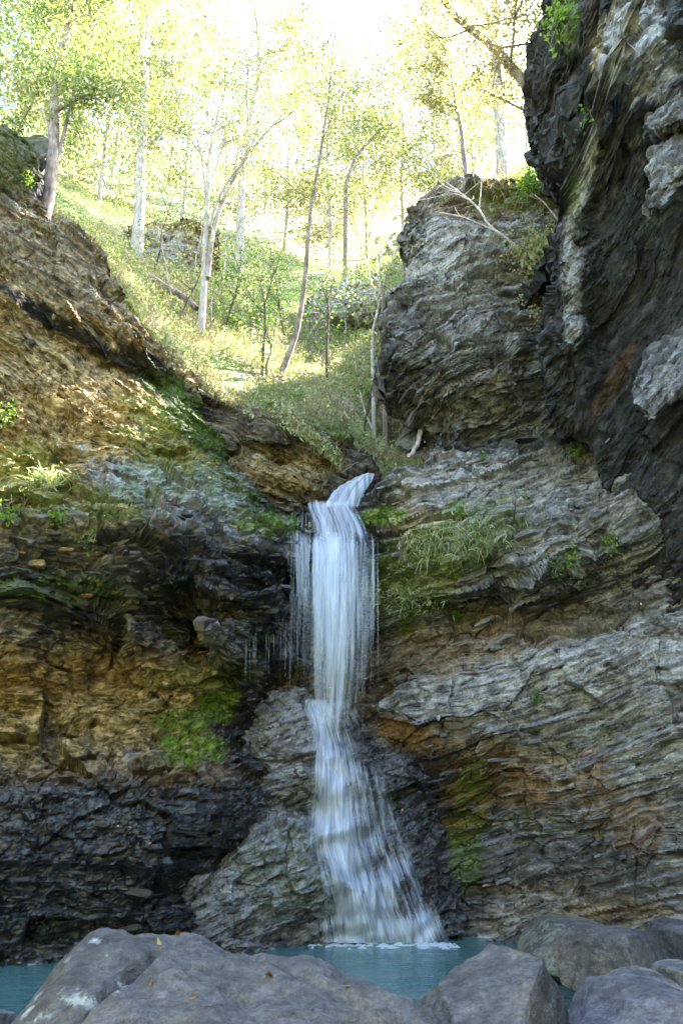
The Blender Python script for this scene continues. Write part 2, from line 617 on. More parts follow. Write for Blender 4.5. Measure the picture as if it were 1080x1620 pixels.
def on_rock(name, px, py):
    """front-most vertex of a rock mass at a photograph pixel: (point, normal)"""
    m = MASSES[name]
    for r in (3, 6, 12, 30, 80):
        k = np.nonzero((np.abs(m['px'] - px) < r) & (np.abs(m['py'] - py) < r))[0]
        if len(k):
            i = k[np.argmin(m['V'][k, 1])]
            return Vector(m['V'][i].tolist()), Vector(m['N'][i].tolist())
    return Vector(at(px, py, 12)), Vector((0, -1, 0))


# --- tan cliff on the near side of the falls
def strata_left(P):
    x, z = P[..., 0], P[..., 2]
    s = 0.04 + 0.62 * sstep(5.2, 8.5, z)
    return x + 5 - 0.3 * z, z + s * (x + 5)


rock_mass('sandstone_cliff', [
    (-300, 1560, 9.4), (0, 1535, 9.9), (120, 1520, 10.2), (250, 1500, 10.6), (400, 1495, 11.4), (520, 1490, 12.2),
    (-300, 1400, 9.4), (0, 1400, 9.85), (200, 1390, 10.3), (300, 1400, 10.9), (400, 1380, 11.8), (520, 1380, 12.6),
    (-300, 1300, 9.6), (0, 1310, 9.9), (150, 1290, 10.3), (300, 1290, 10.9), (400, 1270, 11.8),
    (0, 1220, 10.2), (200, 1215, 10.7), (320, 1200, 11.3), (450, 1200, 12.7), (-300, 1200, 9.8),
    (0, 1120, 10.75), (200, 1120, 11.3), (340, 1120, 11.9), (430, 1100, 12.7), (-300, 1100, 10.3),
    (0, 1035, 11.3), (200, 1030, 11.9), (350, 1035, 12.4), (430, 1040, 12.7), (-300, 1030, 10.4), (520, 1040, 13),
    (0, 1000, 9.8), (200, 1000, 10.2), (330, 1005, 10.8), (430, 1005, 11.7), (480, 1000, 12.2), (-300, 990, 9.3),
    (0, 900, 9.65), (200, 900, 9.95), (330, 905, 10.6), (430, 910, 11.6), (490, 910, 12.2), (-300, 900, 9.1),
    (0, 840, 9.75), (200, 830, 10.1), (330, 850, 10.8), (430, 850, 11.7), (490, 850, 12.3), (-300, 840, 9.2),
    (0, 770, 10.25), (200, 760, 10.7), (330, 790, 11.5), (430, 810, 12.3), (490, 805, 12.8), (-300, 770, 9.6),
    (0, 650, 10.8), (130, 650, 11.3), (250, 660, 12.1), (340, 720, 12.5), (-300, 650, 10.0),
    (0, 560, 11.2), (130, 570, 11.8), (220, 600, 12.4), (290, 650, 12.7), (-300, 560, 10.4),
    (0, 505, 11.5), (90, 532, 12.0), (180, 580, 12.6), (240, 610, 13.0), (-300, 480, 10.8),
    (0, 460, 10.7), (100, 490, 11.25), (180, 535, 11.85), (240, 560, 12.6), (290, 610, 12.9), (-300, 400, 10.4),
    (0, 380, 11.5), (80, 400, 12.0), (150, 430, 12.5), (-300, 300, 11.4),
    (0, 310, 12.3), (60, 345, 12.5), (0, 240, 12.0), (40, 250, 12.1), (0, 190, 12.2), (-300, 150, 12)],
    [(-420, 40, 12), (-100, 150, 12), (0, 168, 12.2), (35, 182, 12.2), (50, 235, 12.2), (52, 290, 12.3), (66, 335, 12.5), (110, 358, 12.4), (158, 395, 12.5),
     (176, 440, 12.6), (190, 485, 12.7), (240, 535, 12.8), (300, 590, 12.9), (318, 640, 12.9), (352, 695, 12.8), (395, 765, 12.7), (440, 803, 12.6),
     (478, 806, 12.8), (482, 860, 12.4), (484, 960, 12.4), (486, 1020, 12.7), (515, 1100, 13), (560, 1300, 13), (560, 1640, 12.2), (-420, 1700, 9.4)],
    0.018, strata_left,
    lambda P: np.clip(0.30 + 0.7 * sstep(3.9, 4.2, P[..., 2]) * sstep(6.3, 5.6, P[..., 2]) + 0.05 * sstep(2.4, 2.0, P[..., 2]) + 0.55 * sstep(8.9, 9.4, P[..., 2] + 0.55 * (P[..., 0] + 4)), 0, 1),
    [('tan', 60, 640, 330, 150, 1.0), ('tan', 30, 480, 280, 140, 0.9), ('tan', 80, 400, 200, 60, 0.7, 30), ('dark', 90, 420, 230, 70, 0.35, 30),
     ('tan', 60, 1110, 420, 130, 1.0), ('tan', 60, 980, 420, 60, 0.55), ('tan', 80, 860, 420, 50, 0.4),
     ('dark', 110, 520, 230, 13, 0.95, 31), ('dark', 250, 600, 90, 24, 0.95, 42), ('dark', 310, 660, 90, 30, 0.95, 48),  # shade under the jutting lip, painted into the rock colour
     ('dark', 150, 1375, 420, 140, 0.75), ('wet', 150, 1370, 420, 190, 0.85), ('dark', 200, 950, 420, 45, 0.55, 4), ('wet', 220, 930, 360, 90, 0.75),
     ('pale', 310, 800, 200, 34, 1.0, 22), ('tan', 310, 800, 180, 34, 0.1, 22), ('wet', 330, 820, 200, 50, 0.7, 20), ('dark', 330, 890, 200, 45, 0.7, 10),  # pale strip paints the silvery sky sheen on the wet ledge
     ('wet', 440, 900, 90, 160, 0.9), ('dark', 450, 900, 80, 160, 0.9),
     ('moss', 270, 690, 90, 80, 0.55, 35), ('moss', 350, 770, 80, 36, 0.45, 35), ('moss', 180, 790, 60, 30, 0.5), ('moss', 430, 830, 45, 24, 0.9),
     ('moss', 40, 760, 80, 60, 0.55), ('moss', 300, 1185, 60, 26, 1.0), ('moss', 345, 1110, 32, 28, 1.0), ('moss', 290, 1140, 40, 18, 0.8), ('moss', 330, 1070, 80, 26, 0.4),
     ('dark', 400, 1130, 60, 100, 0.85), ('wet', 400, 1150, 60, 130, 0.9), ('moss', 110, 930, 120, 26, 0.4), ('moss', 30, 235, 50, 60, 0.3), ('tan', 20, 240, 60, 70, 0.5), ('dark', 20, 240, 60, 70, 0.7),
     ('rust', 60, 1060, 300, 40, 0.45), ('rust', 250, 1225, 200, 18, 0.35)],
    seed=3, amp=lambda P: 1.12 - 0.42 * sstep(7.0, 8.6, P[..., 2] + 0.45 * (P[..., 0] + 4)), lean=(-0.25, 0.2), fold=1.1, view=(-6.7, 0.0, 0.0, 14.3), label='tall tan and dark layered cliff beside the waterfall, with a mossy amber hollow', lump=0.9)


# --- grey shale wall and pinnacle on the far side of the falls
def strata_right(P):
    x, y, z = P[..., 0], P[..., 1], P[..., 2]
    return x + 0.25 * z, z - 0.24 * (x - 2) + 0.05 * y


rock_mass('shale_cliff', [
    (430, 1500, 13.4), (600, 1500, 12.6), (720, 1492, 11.9), (850, 1492, 11.5), (960, 1480, 11.0), (1080, 1470, 10.6), (1400, 1470, 9.6),
    (430, 1350, 13.6), (600, 1350, 12.9), (720, 1350, 12.3), (850, 1350, 11.9), (960, 1340, 11.4), (1080, 1330, 10.9), (1400, 1340, 9.8),
    (430, 1200, 13.6), (600, 1180, 12.9), (720, 1200, 12.4), (850, 1200, 11.9), (960, 1200, 11.4), (1080, 1200, 10.9), (1400, 1200, 9.8),
    (430, 1080, 13.5), (600, 1080, 13.0), (720, 1080, 12.3), (850, 1060, 11.8), (960, 1060, 11.4), (1080, 1060, 11.0), (1400, 1060, 9.8),
    (430, 960, 13.4), (600, 980, 12.9), (700, 970, 12.5), (800, 950, 12.5), (900, 930, 12.4), (1000, 920, 12.1), (1080, 920, 11.5), (1400, 900, 10),
    (430, 850, 13.3), (600, 880, 12.6), (700, 880, 11.9), (800, 880, 11.5), (900, 870, 11.4), (1000, 850, 11.5), (1100, 840, 11.3),
    (520, 800, 13.2), (600, 820, 12.8), (700, 800, 12.5), (800, 800, 12.3), (900, 790, 12.1), (1000, 780, 11.8),
    (590, 765, 13.3), (650, 740, 13.2), (720, 740, 12.9), (800, 735, 12.7), (900, 740, 12.4), (1000, 720, 12.1),
    (690, 705, 13.6), (760, 705, 13.7), (850, 700, 13.4), (950, 690, 12.5),
    (680, 660, 13.5), (760, 655, 13.1), (850, 650, 12.9), (920, 640, 12.6),
    (640, 620, 13.3), (700, 610, 12.6), (790, 600, 12.3), (880, 600, 12.6), (1000, 600, 12.5),
    (615, 570, 13.0), (700, 560, 12.3), (800, 540, 12.2), (880, 540, 12.6),
    (625, 480, 13.4), (700, 480, 12.9), (800, 470, 12.8), (880, 470, 12.9), (1000, 470, 13),
    (650, 410, 13.7), (720, 400, 13.0), (800, 400, 13.2), (880, 400, 13.5),
    (640, 350, 14.0), (720, 340, 13.8), (800, 340, 13.9), (880, 340, 14.0), (1000, 340, 14),
    (680, 290, 14.4), (760, 285, 14.4), (840, 285, 14.5), (900, 280, 14.6)],
    [(672, 292, 14.4), (700, 278, 14.5), (760, 282, 14.5), (830, 288, 14.6), (900, 300, 14.6), (1000, 300, 14.6), (1040, 600, 12.6), (1300, 700, 11.5), (1450, 900, 10), (1500, 1700, 9.6),
     (430, 1700, 13.4), (425, 1000, 13.4), (430, 815, 13.3), (520, 795, 13.3), (590, 757, 13.3), (640, 738, 13.3), (682, 706, 13.3), (678, 668, 13.3), (652, 640, 13.2), (608, 592, 13.2),
     (603, 545, 13.2), (617, 455, 13.4), (655, 400, 13.8), (645, 372, 13.9), (637, 345, 14.0), (648, 318, 14.2)],
    0.018, strata_right,
    lambda P: np.clip(0.95 - 0.35 * sstep(0.5, -0.3, fbm(P[..., 0] * 0.8, P[..., 1] * 0.8, P[..., 2] * 0.8, 2, 5)) , 0, 1),
    [('dark', 780, 560, 230, 130, 0.45), ('dark', 640, 560, 50, 110, 0.8), ('dark', 650, 360, 30, 60, 0.9), ('pale', 720, 400, 90, 60, 0.6, -20), ('pale', 700, 500, 90, 60, 0.25), ('rust', 760, 320, 110, 26, 0.35), ('moss', 800, 310, 70, 30, 0.55),
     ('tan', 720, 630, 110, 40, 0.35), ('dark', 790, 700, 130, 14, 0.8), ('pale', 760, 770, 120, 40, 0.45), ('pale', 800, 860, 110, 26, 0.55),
     ('tan', 640, 900, 90, 120, 0.55), ('moss', 640, 930, 70, 60, 0.55), ('moss', 605, 818, 40, 14, 1.0), ('moss', 720, 860, 70, 50, 0.75), ('moss', 770, 830, 80, 40, 0.4),
     ('rust', 760, 1010, 170, 40, 0.35, -15), ('dark', 680, 1000, 120, 60, 0.35), ('pale', 870, 1080, 220, 75, 0.6, -12), ('pale', 1000, 1180, 140, 80, 0.4), ('pale', 800, 1160, 150, 45, 0.3),
     ('rust', 650, 1165, 70, 22, 0.85, 18), ('rust', 770, 1220, 110, 45, 0.5, 30), ('tan', 830, 1220, 110, 40, 0.6), ('rust', 940, 1250, 40, 60, 0.4), ('rust', 1010, 1310, 40, 50, 0.4),
     ('dark', 690, 1330, 90, 150, 0.9), ('wet', 690, 1330, 110, 160, 0.9), ('rust', 745, 1270, 40, 60, 0.7), ('moss', 745, 1300, 30, 90, 0.45), ('wet', 850, 1400, 220, 90, 0.55), ('dark', 950, 1360, 120, 30, 0.4),
     ('tan', 850, 1440, 160, 40, 0.45), ('tan', 960, 1450, 90, 20, 0.8), ('dark', 560, 900, 60, 220, 0.7), ('wet', 570, 950, 50, 220, 0.9), ('rust', 560, 1080, 60, 60, 0.5)],
    seed=21, amp=lambda P: 1.08 - 0.35 * sstep(4.6, 3.6, P[..., 2]), fold=1.0, view=(-0.2, 4.7, 0.0, 15.3), label='grey layered shale wall rising into a leaning rock pinnacle', base=(0.06, 0, 0, 0.12, 0, 0.12))


# --- dark overhanging cliff that leans in from the side
def strata_over(P):
    x, y, z = P[..., 0], P[..., 1], P[..., 2]
    return x * 0.75 + 0.6 * z, z * 0.75 - 0.75 * x + 0.25 * y


rock_mass('overhanging_cliff', [
    (850, -300, 9.9), (1000, -300, 8.3), (1200, -300, 7.2), (1600, -300, 6.3),
    (868, 0, 10.0), (848, 100, 10.1), (866, 230, 10.2), (888, 320, 10.3), (870, 520, 10.5), (886, 610, 10.8), (948, 695, 11.2), (958, 790, 11.4), (1000, 900, 11.8),
    (905, 10, 9.6), (905, 120, 9.7), (908, 230, 9.7), (905, 320, 9.8), (905, 420, 9.9), (900, 510, 10.1), (925, 600, 10.7),
    (935, 20, 8.7), (940, 120, 8.5), (945, 165, 8.4), (940, 220, 9.3), (935, 270, 9.6), (925, 330, 9.7), (915, 420, 9.9),
    (955, 205, 8.75), (950, 250, 9.2), (952, 300, 9.65), (950, 350, 10.0), (945, 430, 10.35), (930, 500, 10.55), (950, 560, 11.0), (960, 650, 11.3), (985, 750, 11.5),
    (970, 40, 8.3), (1000, 110, 8.1), (1000, 165, 8.2), (1000, 200, 8.55), (1000, 250, 9.0), (1000, 300, 9.4), (1000, 350, 9.75), (1000, 400, 10.1), (1000, 450, 10.4), (1000, 500, 10.6), (1000, 560, 10.8), (1000, 650, 11.1), (1020, 750, 11.3),
    (1040, 30, 8.0), (1060, 110, 8.0), (1060, 165, 8.2), (1060, 250, 8.9), (1060, 350, 9.6), (1060, 450, 10.2), (1060, 560, 10.5), (1060, 650, 10.8), (1060, 750, 10.9), (1080, 800, 10.8), (1080, 900, 11.2), (1080, 960, 11.5),
    (1300, 0, 7.2), (1300, 165, 7.5), (1300, 350, 8.8), (1300, 560, 9.6), (1300, 750, 9.9), (1300, 920, 9.9)],
    [(872, -500, 9.9), (868, -100, 10), (866, 0, 10), (842, 58, 10), (846, 150, 10.1), (862, 175, 10.1), (870, 260, 10.2), (886, 320, 10.3), (876, 420, 10.3), (866, 520, 10.4), (880, 600, 10.7),
     (905, 655, 10.9), (948, 690, 11.1), (956, 740, 11.3), (958, 800, 11.4), (985, 870, 11.7), (1020, 930, 11.8), (1100, 980, 11.6), (1500, 1000, 9.6), (1900, 600, 6.3), (1900, -500, 5.8)],
    0.019, strata_over,
    lambda P: np.full(P.shape[:-1], 0.12),
    [('pale', 1000, 70, 60, 90, 0.4), ('dark', 1000, 80, 60, 80, 0.25), ('tan', 928, 130, 12, 90, 0.85, 12), ('pale', 928, 270, 13, 110, 0.6, 16), ('dark', 928, 270, 12, 100, 0.35, 16), ('pale', 905, 450, 18, 90, 0.5),
     ('tan', 1010, 770, 30, 90, 0.4), ('moss', 895, 30, 20, 50, 0.5), ('rust', 965, 610, 12, 70, 0.25, 30), ('moss', 905, 300, 12, 60, 0.35)],
    fold=3.6, back=1.6, rnd_r=0.5, lean=(0.40, 0.45), view=(3.0, 5.2, 4.6, 15.2), seed=45, lump=1.0, amp=lambda P: 0.55 + 0.4 * sstep(3.9, 3.5, P[..., 0]) + 0.4 * sstep(10.6, 11.0, P[..., 2]), base=(0, 0, 0, 0.05, 0, 1.0),  # dark rock, base taken near black to paint in shade under the overhang
    label='dark overhanging cliff leaning in above the pool', paint_noise=0.3)


def rock_block(name, outline, thick, lean, parent, seed, maska, maskb, amp=0.05):
    """angular block: hull of a front outline and the same outline set back, broken into small tilted faces"""
    bm = bmesh.new()
    rg = np.random.default_rng(seed)
    fr = np.array([at(*c) for c in outline])
    c0 = fr.mean(0)
    for p in fr:
        bm.verts.new(p)
        bm.verts.new(c0 + (p - c0) * 0.9 + np.array([lean[0], 1.0, lean[1]]) * thick)
    bm.verts.new(c0 + np.array([0, -0.12, 0.05]))
    bmesh.ops.convex_hull(bm, input=bm.verts)
    bmesh.ops.delete(bm, geom=[v for v in bm.verts if not v.link_faces], context='VERTS')
    for _ in range(6):
        ed = [e for e in bm.edges if e.calc_length() > 0.045]
        if not ed:
            break
        bmesh.ops.subdivide_edges(bm, edges=ed, cuts=1, use_grid_fill=False)
        bmesh.ops.triangulate(bm, faces=bm.faces)
    bmesh.ops.recalc_face_normals(bm, faces=bm.faces)
    bm.normal_update()
    V = np.array([v.co[:] for v in bm.verts])
    N = np.array([v.normal[:] for v in bm.verts])
    F = np.array([[v.index for v in f.verts] for f in bm.faces])
    bm.free()
    st = strata_over(V)
    d = amp * (1.2 * facets(st[0], st[1], V[:, 1], 0.5, 0.16, 0.5, seed) + 0.6 * facets(st[0], st[1], V[:, 1], 0.16, 0.07, 0.2, seed + 1) + 0.8 * fbm(V[:, 0] * 3, V[:, 1] * 3, V[:, 2] * 3, 3, seed))
    me = mesh_np(name, V + N * d[:, None], F, M_ROCK, False)
    n = len(V)
    vattr(me, 'maska', np.tile(np.array(maska, float), (n, 1)))
    vattr(me, 'maskb', np.tile(np.array(maskb, float), (n, 1)))
    vattr(me, 'strata', np.stack([st[0], st[1], V[:, 1]], -1))
    return obj(name, me, parent)


for (oo, sd_) in [
    ([(1016, 196, 8.1), (1035, 176, 8.45), (1080, 140, 8.55), (1150, 95, 8.3), (1150, 150, 7.7), (1080, 185, 7.9), (1035, 208, 8.05)], 151),
    ([(1030, 240, 8.3), (1075, 205, 8.55), (1150, 160, 8.4), (1150, 235, 7.8), (1080, 262, 7.95), (1045, 300, 8.1), (1030, 300, 8.2)], 152),
    ([(1027, 328, 8.25), (1042, 300, 8.35), (1075, 268, 8.3), (1088, 280, 8.0), (1046, 326, 8.1)], 154),
    ([(1006, 636, 9.75), (1009, 598, 10.0), (1030, 556, 10.2), (1090, 512, 10.0), (1150, 490, 9.6), (1150, 560, 9.0), (1085, 602, 9.1), (1052, 632, 9.3), (1028, 662, 9.45)], 153)]:
    rock_block('rock_block', oo, 0.8, (0.45, 0.55), MASSES['overhanging_cliff']['o'], sd_, (0, 0, 0), (0.12, 0, 0.45), 0.10)


# --- ledge above the lip of the falls
def strata_ledge(P):
    x, z = P[..., 0], P[..., 2]
    return x - 0.3 * z, z + 0.42 * x


rock_mass('rock_ledge', [
    (250, 560, 14.2), (320, 610, 13.7), (400, 640, 13.6), (480, 670, 13.6), (560, 700, 13.7), (600, 730, 13.9),
    (340, 660, 13.7), (420, 690, 13.5), (500, 710, 13.6), (570, 735, 13.8), (380, 715, 13.9), (450, 735, 14.0), (520, 742, 14.1),
    (360, 700, 13.6), (400, 740, 13.3), (440, 755, 13.25), (500, 760, 13.4), (560, 750, 13.6), (420, 790, 13.6), (480, 800, 13.9), (560, 800, 13.9), (300, 800, 13.6), (250, 700, 13.8), (620, 850, 14)],
    [(240, 540, 14.3), (300, 585, 13.9), (340, 608, 13.8), (400, 634, 13.8), (470, 654, 13.8), (540, 678, 13.9), (590, 712, 14), (604, 745, 14), (590, 775, 13.9), (560, 850, 13.9), (300, 850, 13.6), (240, 700, 13.8)],
    0.022, strata_ledge, lambda P: np.clip(0.25 + 0.5 * sstep(7.6, 8.2, P[..., 2]), 0, 1),
    [('tan', 440, 745, 130, 50, 1.0), ('tan', 400, 680, 90, 40, 0.6), ('dark', 500, 700, 130, 24, 0.7, 15), ('dark', 530, 690, 70, 30, 0.6), ('dark', 340, 640, 60, 30, 0.7),
     ('moss', 470, 650, 200, 18, 0.6, 20), ('wet', 560, 770, 60, 30, 0.8), ('dark', 570, 765, 60, 30, 0.7)],
    seed=61, amp=0.75, fold=1.2, label='tan and brown rock ledge with grass on top, just above the waterfall lip', cat='rock ledge', base=(0.3, 0, 0, 0, 0, 0.3), lump=1.0)

# --- mound under the lower cascade
rock_mass('rock_mound', [
    (390, 1105, 12.7), (440, 1085, 12.5), (480, 1100, 12.5), (530, 1140, 12.5), (600, 1180, 12.7), (680, 1210, 12.7),
    (370, 1180, 12.4), (430, 1160, 12.0), (480, 1170, 12.0), (540, 1190, 12.2), (620, 1230, 12.4), (700, 1270, 12.6),
    (340, 1260, 12.1), (430, 1240, 11.75), (490, 1250, 11.8), (550, 1250, 12.0), (620, 1290, 12.2), (700, 1330, 12.4),
    (420, 1290, 11.9), (470, 1285, 12.0), (520, 1275, 11.9),
    (300, 1340, 11.6), (400, 1320, 11.35), (470, 1320, 11.45), (540, 1320, 11.6), (620, 1350, 11.9), (700, 1400, 12.2),
    (250, 1420, 11.1), (350, 1410, 11.0), (450, 1410, 11.2), (540, 1410, 11.4), (630, 1420, 11.7), (710, 1450, 12.0),
    (220, 1500, 10.8), (330, 1490, 10.8), (430, 1490, 11.1), (520, 1488, 11.6), (620, 1488, 11.75), (720, 1490, 11.9)],
    [(385, 1110, 12.7), (405, 1085, 12.6), (445, 1078, 12.6), (482, 1092, 12.5), (520, 1130, 12.6), (575, 1160, 12.7), (640, 1185, 12.8), (695, 1215, 12.8), (722, 1300, 12.6), (735, 1400, 12.3), (745, 1600, 12),
     (200, 1600, 10.6), (225, 1420, 11.1), (300, 1310, 11.9), (345, 1240, 12.2), (365, 1170, 12.5)],
    0.016, lambda P: (P[..., 0] + 0.5 * P[..., 2], P[..., 2] - 0.3 * P[..., 0]), lambda P: np.full(P.shape[:-1], 0.3),
    [('pale', 430, 1300, 120, 230, 0.75), ('pale', 400, 1420, 120, 90, 0.75), ('dark', 690, 1330, 110, 170, 0.9), ('wet', 620, 1330, 160, 200, 0.8), ('dark', 560, 1200, 90, 60, 0.6),
     ('dark', 440, 1278, 70, 16, 0.9), ('dark', 430, 1465, 90, 26, 0.8), ('wet', 430, 1470, 100, 40, 0.9), ('moss', 450, 1370, 90, 60, 0.2), ('dark', 380, 1180, 30, 80, 0.8), ('tan', 440, 1120, 60, 60, 0.35), ('wet', 440, 1300, 130, 220, 0.7)],
    seed=81, amp=0.85, fold=0.9, label='pale crusted rock mound under the lower cascade', cat='rock', base=(0.1, 0, 0.3, 0.2, 0, 0.3), lump=1.1, rnd_r=0.3)


# ------------------------------------------------------------------ terrain
def sheet(name, X, Y, Z, mat, smooth=True):
    ids = np.arange(X.size).reshape(X.shape)
    F = np.stack([ids[:-1, :-1], ids[:-1, 1:], ids[1:, 1:], ids[1:, :-1]], -1).reshape(-1, 4)
    return mesh_np(name, np.stack([X, Y, Z], -1).reshape(-1, 3), F, mat, smooth)


def soil_material():
    k = NT('leafy_soil')
    tc = k.n('ShaderNodeTexCoord').outputs['Object']
    n1 = k.noise(tc, 1.2, 5, 0.6)
    n2 = k.noise(tc, 9.0, 5, 0.7)
    a = k.ramp(n2, [(0.35, (0.14, 0.11, 0.065)), (0.55, (0.32, 0.27, 0.17)), (0.72, (0.50, 0.45, 0.33))])
    g = k.ramp(n2, [(0.35, (0.05, 0.09, 0.015)), (0.6, (0.16, 0.22, 0.04))])
    col = k.mix(k.ramp(n1, [(0.42, 0.0), (0.58, 1.0)]), a, g)
    p = k.n('ShaderNodeBsdfPrincipled')
    p.inputs['Roughness'].default_value = 0.95
    k.l(col, p.inputs['Base Color'])
    k.l(k.bump(n2, 0.8, 0.08), p.inputs['Normal'])
    k.l(p.outputs[0], k.out.inputs['Surface'])
    return k.m


M_SOIL = soil_material()
hill_pts = [(-500, 250, 15), (-200, 220, 15), (0, 300, 14), (70, 345, 13.2), (110, 368, 13.3), (170, 440, 13.6), (240, 545, 13.9), (300, 598, 14.3), (400, 645, 14.4), (500, 668, 14.5), (590, 716, 14.6),
            (580, 765, 14.2), (640, 735, 14.8), (690, 700, 15.2), (640, 700, 16), (200, 440, 17), (300, 540, 16.5), (400, 580, 16.5), (500, 610, 17), (590, 640, 17.5), (640, 655, 18),
            (0, 260, 20), (-300, 100, 20), (200, 400, 23), (350, 455, 23), (500, 505, 24), (600, 535, 25), (680, 540, 24), (200, 330, 32), (400, 390, 33), (600, 430, 36),
            (760, 300, 17.5), (860, 300, 17.5), (1000, 280, 18), (800, 285, 22), (800, 275, 32), (1200, 250, 26), (100, 230, 45), (-400, 60, 45), (400, 300, 52), (700, 300, 52), (1100, 200, 50)]
hp = np.array([at(*c) for c in hill_pts])
hq = hp[:, :2]
_D = np.sqrt(((hq[:, None] - hq[None]) ** 2).sum(-1) + 0.05)
_n = len(hq)
_A = np.zeros((_n + 3, _n + 3))
_A[:_n, :_n] = _D
_A[:_n, _n] = 1
_A[:_n, _n + 1:] = hq
_A[_n, :_n] = 1
_A[_n + 1:, :_n] = hq.T
hw = np.linalg.solve(_A, np.concatenate([hp[:, 2], np.zeros(3)]))


def hill_z(x, y):
    x, y = np.asarray(x, float), np.asarray(y, float)
    s = hw[_n] + hw[_n + 1] * x + hw[_n + 2] * y
    for i in range(_n):
        s = s + hw[i] * np.sqrt((x - hq[i, 0]) ** 2 + (y - hq[i, 1]) ** 2 + 0.05)
    return s + 0.35 * fbm(x * 0.35, y * 0.35, x * 0 + 3, 3, 301) + 0.12 * fbm(x * 1.6, y * 1.6, x * 0 + 1, 3, 307)


gx = np.concatenate([np.arange(-60, -12, 2.0), np.arange(-12, 12, 0.16), np.arange(12, 61, 2.0)])
gy = np.concatenate([np.arange(12.6, 26, 0.16), np.arange(26, 60, 0.8), np.arange(60, 76, 5.0)])
X, Y = np.meshgrid(gx, gy)
Zt = hill_z(np.clip(X, -30, 30), np.clip(Y, 0, 60)) + np.maximum(Y - 60, 0) * 0.3
Zt = Zt - 9.0 * sstep(14.9, 14.1, Y) * sstep(-4.2, -2.8, X) - 1.6 * sstep(13.5, 12.8, Y)
obj('hillside', sheet('hillside', X, Y, Zt, M_SOIL), kind='structure')

# unseen gorge banks added to block low skylight, the stream bed under the pool
g1 = np.concatenate([np.arange(-60, -20, 10.0), np.arange(-20, 20.1, 0.7), np.arange(30, 61, 10.0)])
X, Y = np.meshgrid(g1, np.concatenate([np.arange(-60, -20, 10.0), np.arange(-20, 13, 0.7), [16.0]]))
Zb = np.maximum(sstep(6.8, 11.5, np.abs(X)), sstep(-6, -15, Y)) * 13.0 - 0.9 + 0.5 * fbm(X * 0.3, Y * 0.3, X * 0, 3, 331) + 0.55 * sstep(5.0, 1.0, Y)
obj('stream_bed_and_shade_banks', sheet('stream_bed_and_shade_banks', X, Y, Zb, M_SOIL), kind='structure')


def water_material():
    k = NT('pool_water')
    tc = k.n('ShaderNodeTexCoord').outputs['Object']
    p = k.n('ShaderNodeBsdfPrincipled')
    n0 = k.noise(tc, 0.7, 3, 0.5)
    k.l(k.ramp(n0, [(0.35, (0.040, 0.108, 0.112)), (0.65, (0.070, 0.155, 0.155))]), p.inputs['Base Color'])
    p.inputs['Roughness'].default_value = 0.12
    p.inputs['IOR'].default_value = 1.33
    n1 = k.noise(k.mapping(tc, (1.0, 1.6, 1.0)), 3.2, 4, 0.55)
    n2 = k.noise(tc, 13.0, 3, 0.5)
    b = k.bump(n1, 0.5, 0.06)
    b = k.bump(n2, 0.3, 0.02, b)
    k.l(b, p.inputs['Normal'])
    k.l(p.outputs[0], k.out.inputs['Surface'])
    return k.m


X, Y = np.meshgrid(np.linspace(-9, 9, 90), np.linspace(1.2, 13.4, 80))
dist = np.sqrt((X - 0.4) ** 2 + (Y - 11.6) ** 2)
Zw = 0.012 * np.sin(dist * 9) * np.exp(-dist * 0.5) + 0.006 * fbm(X * 2, Y * 2, X * 0, 2, 350)
obj('pool_water', sheet('pool_water', X, Y, Zw, water_material()), kind='structure')


# ------------------------------------------------------------------ falling water
def foam_material(name, us, vs, lo, hi, col=(0.80, 0.88, 1.0)):
    """white water: streaks run down the flow (UV v), gaps between them are clear"""
    k = NT(name)
    uv = k.n('ShaderNodeUVMap', uv_map='flow').outputs[0]
    mp = k.mapping(uv, (us, vs, 1))
    n1 = k.noise(mp, 1.0, 4, 0.6, 0.4)
    n2 = k.noise(k.mapping(uv, (us * 3.1, vs * 1.3, 1)), 1.0, 4, 0.65, 0.6)
    s = k.math('MULTIPLY_ADD', n1, 0.62, k.math('MULTIPLY', n2, 0.38))
    d = k.attr('dens').outputs['Fac']
    s = k.math('ADD', s, k.math('MULTIPLY_ADD', d, 0.5, -0.5))
    a = k.ramp(s, [(lo, 0.0), (hi, 1.0)])
    a = k.math('MULTIPLY', a, k.math('MINIMUM', k.math('MULTIPLY', d, 3.0), 0.86), clamp=True)
    p = k.n('ShaderNodeBsdfPrincipled')
    p.inputs['Base Color'].default_value = (*col, 1)
    p.inputs['Roughness'].default_value = 0.35
    k.l(k.bump(s, 0.6, 0.03), p.inputs['Normal'])
    t = k.n('ShaderNodeBsdfTranslucent')
    t.inputs['Color'].default_value = (*col, 1)
    m1 = k.n('ShaderNodeMixShader')
    m1.inputs[0].default_value = 0.35
    k.l(p.outputs[0], m1.inputs[1])
    k.l(t.outputs[0], m1.inputs[2])
    tr = k.n('ShaderNodeBsdfTransparent')
    m2 = k.n('ShaderNodeMixShader')
    k.l(a, m2.inputs[0])
    k.l(tr.outputs[0], m2.inputs[1])
    k.l(m1.outputs[0], m2.inputs[2])
    k.l(m2.outputs[0], k.out.inputs['Surface'])
    return k.m


